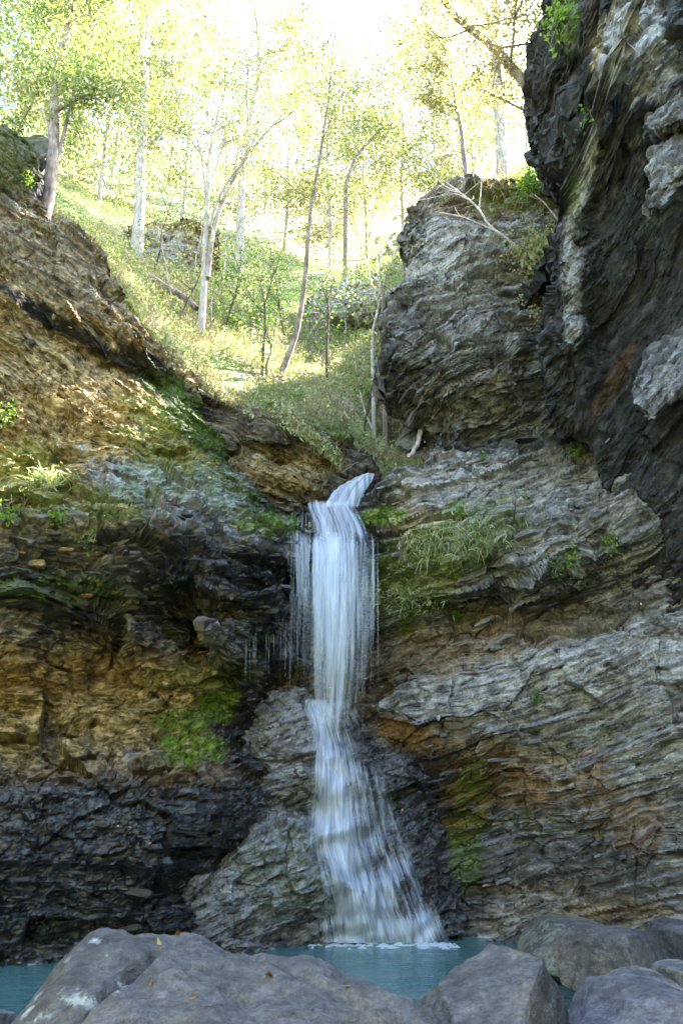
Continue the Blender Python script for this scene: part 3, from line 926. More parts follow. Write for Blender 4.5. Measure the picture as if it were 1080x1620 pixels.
def front_map(mass, PX, PY, cell=7.0, blur=1):
    """distance of the front of a rock mass at photograph pixels"""
    m = MASSES[mass]
    gx, gy = 170, 250
    G = np.full((gy, gx), 99.0)
    i, j = (m['py'] / cell).astype(int), (m['px'] / cell).astype(int)
    k = (i >= 0) & (i < gy) & (j >= 0) & (j < gx)
    np.minimum.at(G, (i[k], j[k]), m['V'][k, 1])
    for _ in range(12):
        sh = [np.roll(np.roll(G, a, 0), b, 1) for a in (-1, 0, 1) for b in (-1, 0, 1)]
        G = np.where(G > 90, np.min(sh, 0), G)
    for _ in range(blur):
        G = sum(np.roll(np.roll(G, a, 0), b, 1) * w for a, wa in ((-1, .25), (0, .5), (1, .25)) for b, w in ((-1, .25 * wa), (0, .5 * wa), (1, .25 * wa)))
    y, x = np.clip(PY / cell - 0.5, 0, gy - 2), np.clip(PX / cell - 0.5, 0, gx - 2)
    y0, x0 = y.astype(int), x.astype(int)
    fy, fx = y - y0, x - x0
    return (G[y0, x0] * (1 - fy) * (1 - fx) + G[y0 + 1, x0] * fy * (1 - fx) + G[y0, x0 + 1] * (1 - fy) * fx + G[y0 + 1, x0 + 1] * fy * fx)


def flow_sheet(name, rows, nu, nv, mat, parent, dens, follow=None, off=0.08, jitter=0.03, seed=0, yoff=0.0):
    """sheet of water through rows (py, px left, px right, Y); follows a rock face when asked"""
    rows = np.array(rows, float)
    t = np.linspace(0, 1, nv)
    tk = (rows[:, 0] - rows[0, 0]) / (rows[-1, 0] - rows[0, 0])
    R = np.stack([np.interp(t, tk, rows[:, i]) for i in range(4)], 1)
    for i in range(4):
        kern = np.ones(7) / 7
        pad = np.concatenate([np.full(3, R[0, i]), R[:, i], np.full(3, R[-1, i])])
        R[1:-1, i] = np.convolve(pad, kern, 'valid')[1:-1]
    u = np.linspace(0, 1, nu)
    PX = R[:, 1][:, None] * (1 - u) + R[:, 2][:, None] * u
    PY = np.repeat(R[:, 0][:, None], nu, 1)
    YY = np.repeat(R[:, 3][:, None], nu, 1) + yoff
    a, b = (PX - 540) / FPX, (810 - PY) / FPX
    if follow:
        YY = front_map(follow, PX, PY) - off
    tt = YY / (CP - b * SP)
    P = np.stack([a * tt, YY, CAM_Z + (SP + b * CP) * tt], -1)
    x, y, z = P[..., 0], P[..., 1], P[..., 2]
    bulge = 0.10 * np.sin(np.pi * u)[None, :]
    P[..., 1] -= bulge + jitter * noise(x * 14, x * 0 + seed, z * 1.4, seed + 3) * 2 + 0.5 * jitter * noise(x * 5, x * 0, z * 5, seed + 4)
    ids = np.arange(nu * nv).reshape(nv, nu)
    F = np.stack([ids[:-1, :-1], ids[1:, :-1], ids[1:, 1:], ids[:-1, 1:]], -1).reshape(-1, 4)
    me = mesh_np(name, P.reshape(-1, 3), F, mat, True)
    w = abs(P[nv // 2, -1, 0] - P[nv // 2, 0, 0])
    ln = abs(P[0, 0, 2] - P[-1, 0, 2])
    uvl = me.uv_layers.new(name='flow')
    U = np.stack([np.repeat(u[None] * w, nv, 0) + seed * 3.7, np.repeat((t * ln)[:, None], nu, 1)], -1).reshape(-1, 2)
    uvl.data.foreach_set('uv', U[F.ravel()].astype(np.float32).ravel())
    D = dens(np.repeat(u[None], nv, 0), np.repeat(t[:, None], nu, 1), P)
    vattr(me, 'dens', np.clip(D, 0, 1).ravel())
    return obj(name, me, parent)


M_FALL = foam_material('falling_water', 12, 0.55, 0.22, 0.68)
M_CASC = foam_material('cascading_water', 15, 1.0, 0.27, 0.66)
fall_root = obj('waterfall', None, label='white two-stage waterfall dropping into the teal pool', cat='waterfall', loc=at(590, 1488, 11.7))


def child(o, root):
    o.matrix_parent_inverse = Matrix.Translation(-root.location)
    return o


edge = lambda u, w=0.12: sstep(0, w, u) * sstep(1, 1 - w, u)
child(flow_sheet('upper_chute', [(751, 574, 594, 13.45), (758, 556, 592, 13.35), (768, 536, 588, 13.25), (780, 521, 580, 13.1), (795, 512, 575, 13.0), (812, 503, 573, 12.9)],
                 60, 50, M_FALL, fall_root, lambda u, t, P: edge(u, 0.10) * (1.05 - 0.3 * sstep(0.5, 1, u) * sstep(0.3, 0.8, t)) * sstep(1.0, 0.8, t), jitter=0.03, seed=1), fall_root)
child(flow_sheet('ledge_sheet', [(788, 478, 560, 13.05), (800, 474, 570, 12.95), (812, 478, 578, 12.8), (830, 486, 588, 12.55), (850, 489, 596, 12.28), (880, 489, 598, 12.14)],
                 70, 50, M_FALL, fall_root, lambda u, t, P: edge(u, 0.22) * (1.0 - 0.15 * u) * sstep(0, 0.15, t) * sstep(1.0, 0.55, t), jitter=0.04, seed=2), fall_root)
mainrows = [(822, 488, 588, 12.55), (838, 488, 594, 12.36), (860, 489, 598, 12.2), (900, 488, 599, 12.05), (1000, 489, 598, 11.92), (1080, 491, 592, 11.88), (1130, 494, 582, 11.86), (1190, 496, 570, 11.86)]
for q in range(3):
    child(flow_sheet('falling_sheet', mainrows, 110, 90, M_FALL, fall_root,
                     lambda u, t, P, q=q: edge(u, 0.08) * (0.90 - 0.06 * q - 0.42 * sstep(0.42, 0.85, u) - 0.10 * sstep(0.25, 0.0, u) * sstep(0.2, 0.5, t) + 0.45 * noise(u * 7, t * 0 + q * 3.1, t * 0.8, 60 + q)) * (1 - 0.38 * sstep(0.20, 0.85, t)) * sstep(0, 0.12, t) * sstep(1.0, 0.84, t),
                     jitter=0.05, seed=11 + q * 5, yoff=0.09 * q), fall_root)
child(flow_sheet('side_trickle', [(812, 457, 498, 12.55), (832, 457, 500, 12.25), (870, 458, 500, 12.0), (930, 462, 498, 11.85), (1010, 464, 494, 11.85), (1080, 466, 492, 11.9)],
                 24, 60, M_FALL, fall_root, lambda u, t, P: edge(u, 0.3) * (0.72 - 0.25 * t) * sstep(1, 0.7, t) * sstep(0, 0.2, t), jitter=0.03, seed=31), fall_root)
casrows = [(1092, 466, 545, 12.4), (1130, 478, 578, 12.3), (1180, 482, 606, 12.1), (1240, 478, 628, 11.9), (1275, 470, 642, 11.8), (1330, 464, 660, 11.5), (1400, 478, 688, 11.4), (1450, 486, 712, 11.5), (1490, 490, 730, 11.6)]


def cas_dens(u, t, P, q):
    core = np.exp(-((u - 0.28 - 0.10 * t) / 0.20) ** 2)
    core2 = 0.8 * np.exp(-((u - 0.68) / 0.20) ** 2) * sstep(0.12, 0.55, t)
    base = 0.45 * sstep(0.86, 1.0, t)
    nn = 0.26 * fbm(P[..., 0] * 2.6, P[..., 1] * 0, P[..., 2] * 1.6, 3, 400 + q) + 0.10 * fbm(P[..., 0] * 2.5, P[..., 1] * 0, P[..., 2] * 4.0, 2, 410 + q)
    return edge(u + 0.05 * fbm(P[..., 0] * 3, P[..., 1] * 0, P[..., 2] * 2, 2, 420 + q), 0.14) * sstep(0, 0.06, t) * np.clip(0.42 + 0.20 * sstep(0.30, 0.03, t) + 0.58 * core + 0.38 * core2 + base + 1.5 * nn, 0, 1.1)


for q in range(2):
    child(flow_sheet('cascade_sheet', casrows, 100, 120, M_CASC, fall_root, lambda u, t, P, q=q: cas_dens(u, t, P, q) * (1 - 0.15 * q), follow='rock_mound', off=0.04 + 0.07 * q, jitter=0.06, seed=41 + q * 7), fall_root)

# single threads and drips
M_THREAD = NT('water_thread')
_p = M_THREAD.n('ShaderNodeBsdfPrincipled')
_p.inputs['Base Color'].default_value = (0.80, 0.87, 0.96, 1)
_p.inputs['Roughness'].default_value = 0.2
_p.inputs['Alpha'].default_value = 0.22
M_THREAD.l(_p.outputs[0], M_THREAD.out.inputs['Surface'])
M_THREAD = M_THREAD.m


def tube(mb, pts, r0, r1, sides=5, taper=1.0):
    pts = np.asarray(pts, float)
    n = len(pts)
    T = np.gradient(pts, axis=0)
    T /= np.linalg.norm(T, axis=1, keepdims=True) + 1e-9
    ref = np.array([0.31, 0.87, 0.38])
    A = np.cross(T, ref)
    A /= np.linalg.norm(A, axis=1, keepdims=True) + 1e-9
    B = np.cross(T, A)
    r = (r0 + (r1 - r0) * np.linspace(0, 1, n) ** taper)[:, None]
    ang = np.linspace(0, 2 * np.pi, sides, endpoint=False)
    V = np.concatenate([pts + r * (A * math.cos(t) + B * math.sin(t)) for t in ang]).reshape(sides, n, 3)
    V = V.transpose(1, 0, 2).reshape(-1, 3)
    F = []
    for i in range(n - 1):
        for j in range(sides):
            k = (j + 1) % sides
            F.append((i * sides + j, i * sides + k, (i + 1) * sides + k, (i + 1) * sides + j))
    mb.add(V, F)


mb = MB()
rg = np.random.default_rng(77)
for q in range(150):
    if q < 60:                                   # threads beside and in front of the main fall
        px, y0 = rg.uniform(490, 599), rg.uniform(850, 960)
        y1, Yd = y0 + rg.uniform(60, 240), 11.84
    elif q < 110:                                # thin veil on the near side
        px, y0 = rg.uniform(455, 496), rg.uniform(810, 960)
        y1, Yd = y0 + rg.uniform(40, 170), 11.82
    else:                                        # drips off the long overhang
        px = rg.uniform(385, 500)
        y0 = 985 + rg.uniform(-20, 50)
        y1, Yd = y0 + rg.uniform(15, 90), 11.55 + (px - 400) * 0.003
    r = rg.uniform(0.001, 0.0036)
    tube(mb, [at(px + rg.normal() * 0.5, y0 + (y1 - y0) * t, Yd) for t in np.linspace(0, 1, 6)], r, r * 0.3, 4)
o = obj('drip_threads', mb.mesh('drip_threads', M_THREAD, True), fall_root, kind='stuff')
child(o, fall_root)
# foam where the cascade meets the pool
rg = np.random.default_rng(5)
mb = MB()
for q in range(110):
    px = rg.uniform(492, 722)
    Yf = 11.45 + rg.normal() * 0.10 - 0.25 * abs(rg.normal()) * 0.5
    c = np.array(at(px, 1490, Yf))
    c[2] = 0.012
    r = rg.uniform(0.012, 0.05)
    k = 9
    ang = np.linspace(0, 2 * np.pi, k, endpoint=False)
    rr = r * (0.6 + 0.6 * rg.random(k))
    ring = np.stack([c[0] + 1.7 * rr * np.cos(ang), c[1] + 0.7 * rr * np.sin(ang), np.full(k, 0.0)], 1)
    V = np.concatenate([[c + [0, 0, 0.008 + 0.012 * rg.random()]], ring])
    mb.add(V, [(0, 1 + i, 1 + (i + 1) % k) for i in range(k)])
M_FOAM = NT('foam')
_p = M_FOAM.n('ShaderNodeBsdfPrincipled')
_p.inputs['Base Color'].default_value = (0.78, 0.84, 0.9, 1)
_p.inputs['Alpha'].default_value = 0.35
M_FOAM.l(_p.outputs[0], M_FOAM.out.inputs['Surface'])
child(obj('foam', mb.mesh('foam', M_FOAM.m, True), fall_root, kind='stuff'), fall_root)


# ------------------------------------------------------------------ boulders
def boulder_material():
    k = NT('river_boulder')
    tc = k.n('ShaderNodeTexCoord').outputs['Object']
    big = k.noise(tc, 1.6, 5, 0.6)
    mid = k.noise(k.mapping(tc, (1, 1, 2.2)), 6.0, 6, 0.65)
    fine = k.noise(tc, 55.0, 4, 0.7)
    s = k.math('MULTIPLY_ADD', big, 0.5, k.math('MULTIPLY', mid, 0.5))
    col = k.ramp(s, [(0.37, (0.035, 0.034, 0.036)), (0.46, (0.085, 0.082, 0.083)), (0.56, (0.155, 0.150, 0.150)), (0.70, (0.27, 0.262, 0.258))])
    col = k.mix(k.ramp(big, [(0.5, 0.0), (0.66, 0.6)]), col, (0.16, 0.12, 0.085))
    col = k.mix(k.ramp(fine, [(0.36, 0.45), (0.55, 0.0)]), col, (0.05, 0.048, 0.046))
    grain = k.noise(tc, 22.0, 6, 0.75)
    col = k.mix(1.0, col, k.ramp(grain, [(0.36, (0.55, 0.55, 0.55)), (0.5, (0.95, 0.95, 0.95)), (0.64, (1.35, 1.35, 1.33))]), 'MULTIPLY')
    lm = k.attr('lichen').outputs['Fac']
    ln = k.ramp(k.noise(tc, 13.0, 5, 0.65), [(0.48, 0.0), (0.60, 0.85)])
    col = k.mix(k.math('MULTIPLY', lm, ln), col, k.ramp(fine, [(0.3, (0.46, 0.48, 0.47)), (0.7, (0.66, 0.68, 0.66))]))
    col = k.mix(1.0, col, k.attr('tint').outputs['Color'], 'MULTIPLY')
    p = k.n('ShaderNodeBsdfPrincipled')
    p.inputs['Roughness'].default_value = 0.7
    k.l(col, p.inputs['Base Color'])
    b = k.bump(mid, 0.7, 0.07)
    b = k.bump(k.noise(tc, 18.0, 5, 0.7), 0.6, 0.025, b)
    b = k.bump(fine, 0.7, 0.008, b)
    k.l(b, p.inputs['Normal'])
    k.l(p.outputs[0], k.out.inputs['Surface'])
    return k.m


M_BOULDER = boulder_material()
# the long rounded boulder at the viewer's feet, measured as a surface over the ground
bp = [(20, 1612, 4.15), (58, 1572, 4.35), (95, 1525, 4.5), (130, 1492, 4.6), (180, 1471, 4.65), (240, 1471, 4.65), (330, 1485, 4.65), (400, 1501, 4.65), (424, 1512, 4.6), (450, 1504, 4.55), (500, 1519, 4.5),
      (560, 1546, 4.4), (640, 1577, 4.25), (705, 1618, 4.05), (100, 1600, 3.95), (180, 1540, 4.15), (250, 1520, 4.25), (340, 1540, 4.2), (430, 1545, 4.2), (520, 1580, 4.1), (250, 1600, 3.75), (340, 1590, 3.9),
      (420, 1600, 3.85), (550, 1620, 3.8), (120, 1680, 3.5), (300, 1690, 3.3), (500, 1690, 3.4), (640, 1690, 3.6), (200, 1575, 3.95), (385, 1560, 4.15)]
bp3 = [np.array(at(*c)) for c in bp]
for c in bp[:14]:
    p0 = np.array(at(*c))
    bp3.append(p0 + [0.0, 0.45, -0.20])
    bp3.append(p0 + [0.0, 1.0, -0.95])
bp3 += [np.array(v) for v in [(-2.3, 4.2, -0.2), (-2.1, 3.3, -0.2), (1.2, 3.8, -0.2), (1.1, 4.8, -0.3), (-1.0, 2.4, -0.1), (0.4, 2.5, -0.1), (-2.0, 5.4, -0.4)]]
bp3 = np.array(bp3)
q2 = bp3[:, :2]
D = np.sqrt(((q2[:, None] - q2[None]) ** 2).sum(-1) + 0.004)
nb = len(q2)
A = np.zeros((nb + 3, nb + 3))
A[:nb, :nb] = D - np.eye(nb) * 0.03
A[:nb, nb] = 1
A[:nb, nb + 1:] = q2
A[nb, :nb] = 1
A[nb + 1:, :nb] = q2.T
bw = np.linalg.solve(A, np.concatenate([bp3[:, 2], np.zeros(3)]))
X, Y = np.meshgrid(np.arange(-2.6, 1.5, 0.012), np.arange(2.2, 6.2, 0.014))
Z = bw[nb] + bw[nb + 1] * X + bw[nb + 2] * Y
for i in range(nb):
    Z = Z + bw[i] * np.sqrt((X - q2[i, 0]) ** 2 + (Y - q2[i, 1]) ** 2 + 0.004)
Z = Z + 0.03 * facets(X + 0.3 * Y, Y - 0.2 * X, X * 0, 0.75, 0.5, 1, 530) + 0.015 * facets(X, Y, X * 0, 0.25, 0.2, 1, 531) * sstep(-0.1, 0.3, fbm(X * 1.5, Y * 1.5, X * 0, 2, 533)) + 0.07 * fbm(X * 1.8, Y * 1.8, X * 0, 3, 501) - 0.05 * np.clip(fbm(X * 2.2 + Y, Y * 1.2 - X, X * 0, 2, 505, 0.5, True), 0.15, 1) + 0.016 * fbm(X * 6, Y * 6, X * 0, 4, 509, 0.6)
# weathered cracks across the boulder
for (ax, ay, bx_, by_, dp, wd) in [(-1.12, 3.85, -0.92, 4.40, 0.10, 0.03), (-0.52, 4.1, -0.44, 4.0, 0.10, 0.035), (-0.35, 3.75, 0.45, 4.05, 0.05, 0.025), (-0.9, 3.7, -0.3, 3.95, 0.05, 0.03), (-0.45, 4.45, 0.1, 4.1, 0.05, 0.04)]:
    ex, ey = bx_ - ax, by_ - ay
    t = np.clip(((X - ax) * ex + (Y - ay) * ey) / (ex * ex + ey * ey), 0, 1)
    dd = np.hypot(X - ax - t * ex + 0.03 * noise(X * 6, Y * 6, X * 0, 520), Y - ay - t * ey)
    Z -= dp * np.exp(-(dd / wd) ** 2)
Z = np.maximum(Z, -0.5)
me = sheet('boulder', X, Y, Z, M_BOULDER)
P3 = np.stack([X, Y, Z], -1).reshape(-1, 3)
bpx, bpy_ = pix(P3)
lich = np.zeros(len(P3))
for (cx, cy, rx, ry, v) in [(55, 1592, 32, 28, 0.8), (110, 1578, 40, 16, 0.8), (190, 1559, 8, 10, 3.0), (175, 1503, 8, 12, 1.2), (150, 1490, 8, 6, 1.0), (140, 1585, 14, 14, 0.8), (105, 1520, 9, 6, 0.8)]:
    r = np.hypot((bpx - cx) / rx, (bpy_ - cy) / ry)
    lich = np.maximum(lich, v * sstep(1.15, 0.8, r))
vattr(me, 'lichen', np.clip(lich, 0, 1))
vattr(me, 'tint', np.tile(np.array([0.78, 0.80, 0.82]), (len(P3), 1)))
obj('boulder', me, label='long rounded grey boulder with white lichen patches, largest at the water edge', cat='boulder')

_bm = bmesh.new()
bmesh.ops.create_icosphere(_bm, subdivisions=5, radius=1.0)
ICO_V = np.array([v.co[:] for v in _bm.verts])
ICO_F = np.array([[v.index for v in f.verts] for f in _bm.faces])
_bm.free()


def boulder(box, Y, depth, seed, label, cuts=9, rot=0.0, planes=(), lichen=0.0, lo=0.62, hi=0.95, sink=0.25, tint=(0.85, 0.86, 0.88)):
    x0, x1, y0, y1 = box
    c = np.array(at((x0 + x1) / 2, (y0 + y1) / 2, Y))
    a, b = np.array(at(x0, (y0 + y1) / 2, Y)), np.array(at(x1, (y0 + y1) / 2, Y))
    t, u = np.array(at((x0 + x1) / 2, y0, Y)), np.array(at((x0 + x1) / 2, y1, Y))
    sx, sz = (b[0] - a[0]) / 2, (t[2] - u[2]) / 2
    rg = np.random.default_rng(seed)
    V = ICO_V.copy()
    V = np.sign(V) * np.abs(V) ** 0.8
    V /= np.abs(V).max()
    pl = [np.array(p, float) for p in planes]
    for _ in range(cuts):
        n = rg.normal(size=3)
        n /= np.linalg.norm(n)
        pl.append(np.append(n, rg.uniform(lo, hi)))
    for p in pl:
        n = p[:3] / np.linalg.norm(p[:3])
        d = V @ n - p[3]
        k = d > 0
        V[k] -= np.outer(d[k] * 0.96, n)
    mn, mx = V.min(0), V.max(0)
    V = (V - (mn + mx) / 2) / ((mx - mn) / 2)
    V[:, 2] = np.where(V[:, 2] < 0, V[:, 2] * (1 + sink), V[:, 2])
    V = V * [sx, depth, sz]
    s = 1.0 / max(sx, sz)
    x, y, z = V.T
    nn = ICO_V
    dsp = 0.10 * fbm(x * s * 1.3, y * s * 1.3, z * s * 1.3 + seed, 3, seed) + 0.035 * fbm(x * s * 5, y * s * 5, z * s * 5, 3, seed + 9, 0.6, True)
    V = V + nn * (dsp * max(sx, sz))[:, None] * 0.6
    me = mesh_np('boulder', V, ICO_F, M_BOULDER, True)
    vattr(me, 'lichen', np.clip(lichen * sstep(-0.3, 0.5, fbm(x * 2, y * 2, z * 2, 2, seed + 3)), 0, 1))
    vattr(me, 'tint', np.tile(np.array(tint, float), (len(V), 1)))
    o = obj('boulder', me, label=label, cat='boulder', loc=c)
    o.rotation_euler = (0, 0, rot)
    return o


boulder((655, 925, 1510, 1690), 4.75, 0.75, 71, 'flat-topped grey boulder with a dark split face, second largest in front of the pool', cuts=5,
        planes=[(-0.35, -0.55, 0.8, 0.45), (0.75, -0.65, 0.05, 0.42), (-0.9, -0.3, 0.35, 0.7)])
boulder((822, 985, 1458, 1532), 9.6, 0.75, 72, 'low blocky mottled boulder at the far shore of the pool', cuts=6, planes=[(0.1, -0.2, 0.95, 0.6), (0, -1, 0.15, 0.6)], lichen=0.4, tint=(0.85, 0.9, 0.72))
boulder((888, 1056, 1470, 1578), 7.9, 0.75, 73, 'upright angular boulder with pale flat face and brown shaded side', cuts=4, planes=[(-0.75, -0.65, 0.2, 0.45), (0.6, -0.7, 0.25, 0.5), (0.1, 0.1, 1, 0.75)], tint=(0.86, 0.83, 0.80))
boulder((1034, 1150, 1455, 1535), 9.0, 0.7, 74, 'grey boulder cut off by the frame, tucked under the cliff foot', cuts=8, tint=(0.8, 0.8, 0.85))
boulder((905, 1150, 1560, 1690), 5.0, 0.7, 75, 'rounded blue-grey boulder in the bottom corner', cuts=7, tint=(0.95, 1.0, 1.1))
boulder((968, 1072, 1538, 1600), 6.4, 0.5, 76, 'small pale rounded boulder behind the corner boulder', cuts=6, tint=(1.5, 1.5, 1.5))
boulder((1048, 1130, 1528, 1580), 7.0, 0.5, 77, 'pale flat stone wedged between boulders at the frame edge', cuts=6, tint=(1.6, 1.6, 1.6))
boulder((-60, 8, 1597, 1660), 4.2, 0.3, 78, 'tip of a pale stone at the bottom corner beside the long boulder', cuts=6)
#--CONT2--


# ------------------------------------------------------------------ slabs that stand proud of the cliffs
def slab_mesh(seed, maska, maskb):
    rg = np.random.default_rng(seed)
    k = 7
    ang = np.sort(rg.uniform(0, 2 * np.pi, k) * 0.3 + np.linspace(0, 2 * np.pi, k, endpoint=False))
    r = rg.uniform(0.7, 1.0, k)
    base = np.stack([0.5 * r * np.cos(ang), 0.42 * r * np.sin(ang)], 1)
    tilt = rg.uniform(-0.12, 0.12, 2)
    V, lv = [], []
    for (s, z) in ((0.86, -0.5), (1.0, -0.25), (0.97, 0.38), (0.84, 0.5)):
        w = base * s + rg.normal(size=base.shape) * 0.02
        V.append(np.column_stack([w, np.full(k, z) * rg.uniform(0.85, 1.1, k) + w @ tilt]))
    V = np.concatenate(V + [[[0, 0, -0.52]], [[0, 0, 0.52]]])
    F = []
    for l in range(3):
        for i in range(k):
            j = (i + 1) % k
            a, b, c, d = l * k + i, l * k + j, (l + 1) * k + j, (l + 1) * k + i
            F += [(a, b, c), (a, c, d)]
    for i in range(k):
        j = (i + 1) % k
        F += [(4 * k, j, i), (4 * k + 1, 3 * k + i, 3 * k + j)]
    me = mesh_np('slab', V, F, M_ROCK, False)
    n = len(V)
    vattr(me, 'maska', np.tile(np.array(maska, float), (n, 1)))
    vattr(me, 'maskb', np.tile(np.array(maskb, float), (n, 1)))
    vattr(me, 'strata', V * [0.3, 0.1, 0.3] + seed * 3.3)
    return me


SLABS = {k: [slab_mesh(600 + 10 * i + j, a, b) for j in range(5)] for i, (k, a, b) in enumerate([
    ('grey', (0.05, 0, 0), (0.2, 0, 0.1)), ('pale', (0, 0, 0), (0.9, 0, 0)), ('tan', (0.9, 0, 0), (0, 0, 0)), ('dark', (0, 0, 0.3), (0, 0, 0.85)), ('wet', (0.1, 0, 0.8), (0.1, 0, 0.6))])}


def add_slabs(name, n, slope, boxes, seed, smin=0.10, smax=0.42):
    """slabs lie along the beds (slope = rise of the beds per metre of x)"""
    m = MASSES[name]
    rg = np.random.default_rng(seed)
    root = m['o']
    for (x0, x1, y0, y1, share, kinds) in boxes:
        ok = np.nonzero((m['px'] > x0) & (m['px'] < x1) & (m['py'] > y0) & (m['py'] < y1) & (m['N'][:, 1] < -0.25))[0]
        if len(ok) < 10:
            continue
        for i in rg.choice(ok, int(n * share)):
            p = m['V'][i]
            mk = m['masks'][i]
            kind = kinds[rg.integers(len(kinds))]
            if mk[0] > 0.6 and rg.random() < 0.8:
                kind = 'tan'
            elif mk[5] > 0.6 and rg.random() < 0.85:
                kind = 'dark' if mk[2] < 0.4 else 'wet'
            if mk[1] > 0.5:
                continue
            o = obj('slab', SLABS[kind][rg.integers(5)], root)
            L = smin + (smax - smin) * rg.random() ** 2.2
            th = L * rg.uniform(0.10, 0.26)
            sl = slope(p) if callable(slope) else slope
            nn = m['N'][i]
            yaw = math.atan2(nn[0], -nn[1]) + rg.normal() * 0.25
            o.rotation_euler = (rg.normal() * 0.10 - 0.05, -math.atan(sl) + rg.normal() * 0.07, -yaw * 0.6)
            o.scale = (L * rg.uniform(0.8, 1.5), L * 0.7, th)
            o.location = p + nn * (0.02 - 0.12 * L)


add_slabs('shale_cliff', 260, 0.24, [(600, 1080, 960, 1480, 0.45, ['grey']), (600, 960, 720, 960, 0.25, ['grey']), (615, 880, 290, 720, 0.30, ['grey'])], 1)
add_slabs('sandstone_cliff', 260, lambda p: -0.04 - 0.62 * float(sstep(5.2, 8.5, p[2])), [(0, 470, 790, 1020, 0.5, ['tan', 'wet', 'dark']), (0, 450, 1220, 1510, 0.12, ['wet', 'dark']), (0, 300, 300, 600, 0.25, ['tan', 'tan', 'dark'])], 2)
add_slabs('overhanging_cliff', 110, 0.8, [(850, 960, 0, 520, 0.5, ['grey', 'dark']), (940, 1080, 0, 170, 0.3, ['grey', 'pale']), (960, 1080, 520, 900, 0.2, ['dark', 'dark', 'grey'])], 3, 0.10, 0.40)
add_slabs('rock_mound', 60, 0.3, [(330, 500, 1090, 1490, 1.0, ['pale', 'grey', 'wet'])], 4, 0.08, 0.25)


def named_slab(name, mass, px, py, kind, L, th, rot, out=0.0):
    p, n = on_rock(mass, px, py)
    o = obj(name, SLABS[kind][int(px) % 5], MASSES[mass]['o'])
    o.location = p + n * out
    o.rotation_euler = rot
    o.scale = (L, L * 0.8, th)
    return o


for (px, py, kind, L, th, ry) in [(608, 1117, 'pale', 0.17, 0.10, 0.1), (695, 1137, 'pale', 0.08, 0.07, 0.3), (745, 1103, 'pale', 0.07, 0.09, 0.2)]:
    named_slab('slab', 'shale_cliff', px, py, kind, L, th, (0.0, ry, -0.1), 0.02)

# ------------------------------------------------------------------ outcrops up the hillside
st_flat = lambda P: (P[..., 0], P[..., 2] + 0.1 * P[..., 0])
rock_mass('rock_outcrop', [(470, 530, 23), (520, 520, 22.6), (600, 510, 22.6), (470, 470, 23.2), (540, 455, 22.8), (620, 440, 23), (540, 500, 22.2), (600, 495, 22.1), (560, 535, 23.6), (600, 545, 23.8), (640, 540, 23.6), (660, 470, 23)],
          [(470, 520, 23), (480, 465, 23.2), (540, 446, 23), (600, 436, 23), (660, 440, 23.2), (670, 560, 23.4), (560, 570, 23.6), (490, 545, 23.2)], 0.05, st_flat, None,
          [('tan', 560, 480, 120, 60, 0.45), ('pale', 540, 480, 120, 50, 0.9), ('dark', 590, 540, 50, 20, 0.6)], seed=111, amp=1.0, fold=1.5, label='sunlit pale rock outcrop with a small dark hollow, up the slope', cat='rock outcrop', view=(-9, 9, 0, 40))  # dark patch paints the shade inside the hollow
rock_mass('rock_outcrop', [(190, 430, 24), (260, 430, 23.6), (330, 440, 24), (190, 380, 24.4), (260, 380, 24.0), (330, 380, 24.4), (260, 345, 24.6), (330, 350, 24.8)],
          [(185, 420, 24.2), (200, 365, 24.5), (250, 345, 24.6), (310, 345, 24.8), (345, 370, 24.8), (340, 440, 24.3), (260, 450, 24), (200, 445, 24)], 0.05, st_flat, None,
          [('tan', 260, 390, 120, 60, 0.8), ('pale', 250, 400, 60, 40, 0.8)], seed=121, amp=1.0, fold=1.5, label='sunlit tan outcrop between tree trunks, high above the tan cliff', cat='rock outcrop', view=(-9, 9, 0, 40))

# ------------------------------------------------------------------ trees and plants
def leaf_cards(C, size, rg, aspect=0.55, droop=0.0, up=0.0):
    n = len(C)
    a = rg.normal(size=(n, 3))
    a[:, 2] -= droop
    a /= np.linalg.norm(a, axis=1, keepdims=True)
    b = rg.normal(size=(n, 3))
    b -= (b * a).sum(1, keepdims=True) * a
    b /= np.linalg.norm(b, axis=1, keepdims=True)
    c = np.cross(a, b)
    s = (size * rg.uniform(0.6, 1.35, n))[:, None]
    V = np.stack([C - a * s * 0.5, C + b * s * aspect * 0.5 + c * s * 0.10, C + a * s * 0.5, C - b * s * aspect * 0.5 + c * s * 0.10], 1).reshape(-1, 3)
    F = np.arange(4 * n).reshape(n, 4)
    return V, F


def leaf_mesh(name, C, size, mat, rg, tone=None, aspect=0.55, droop=0.0):
    V, F = leaf_cards(np.asarray(C, float), size, rg, aspect, droop)
    me = mesh_np(name, V, F, mat, False)
    if tone is None:
        x, y, z = np.asarray(C, float).T
        tone = 0.5 + 0.5 * fbm(x * 0.5, y * 0.5, z * 0.5, 2, 900) + rg.normal(size=len(x)) * 0.16
    vattr(me, 'tone', np.repeat(np.clip(tone, 0, 1), 4))
    return me


def spline(pts, n):
    pts = np.asarray(pts, float)
    d = np.concatenate([[0], np.cumsum(np.linalg.norm(np.diff(pts, axis=0), axis=1))])
    t = np.linspace(0, d[-1], n)
    out = np.stack([np.interp(t, d, pts[:, i]) for i in range(3)], 1)
    for _ in range(3):
        out[1:-1] = 0.25 * out[:-2] + 0.5 * out[1:-1] + 0.25 * out[2:]
    return out


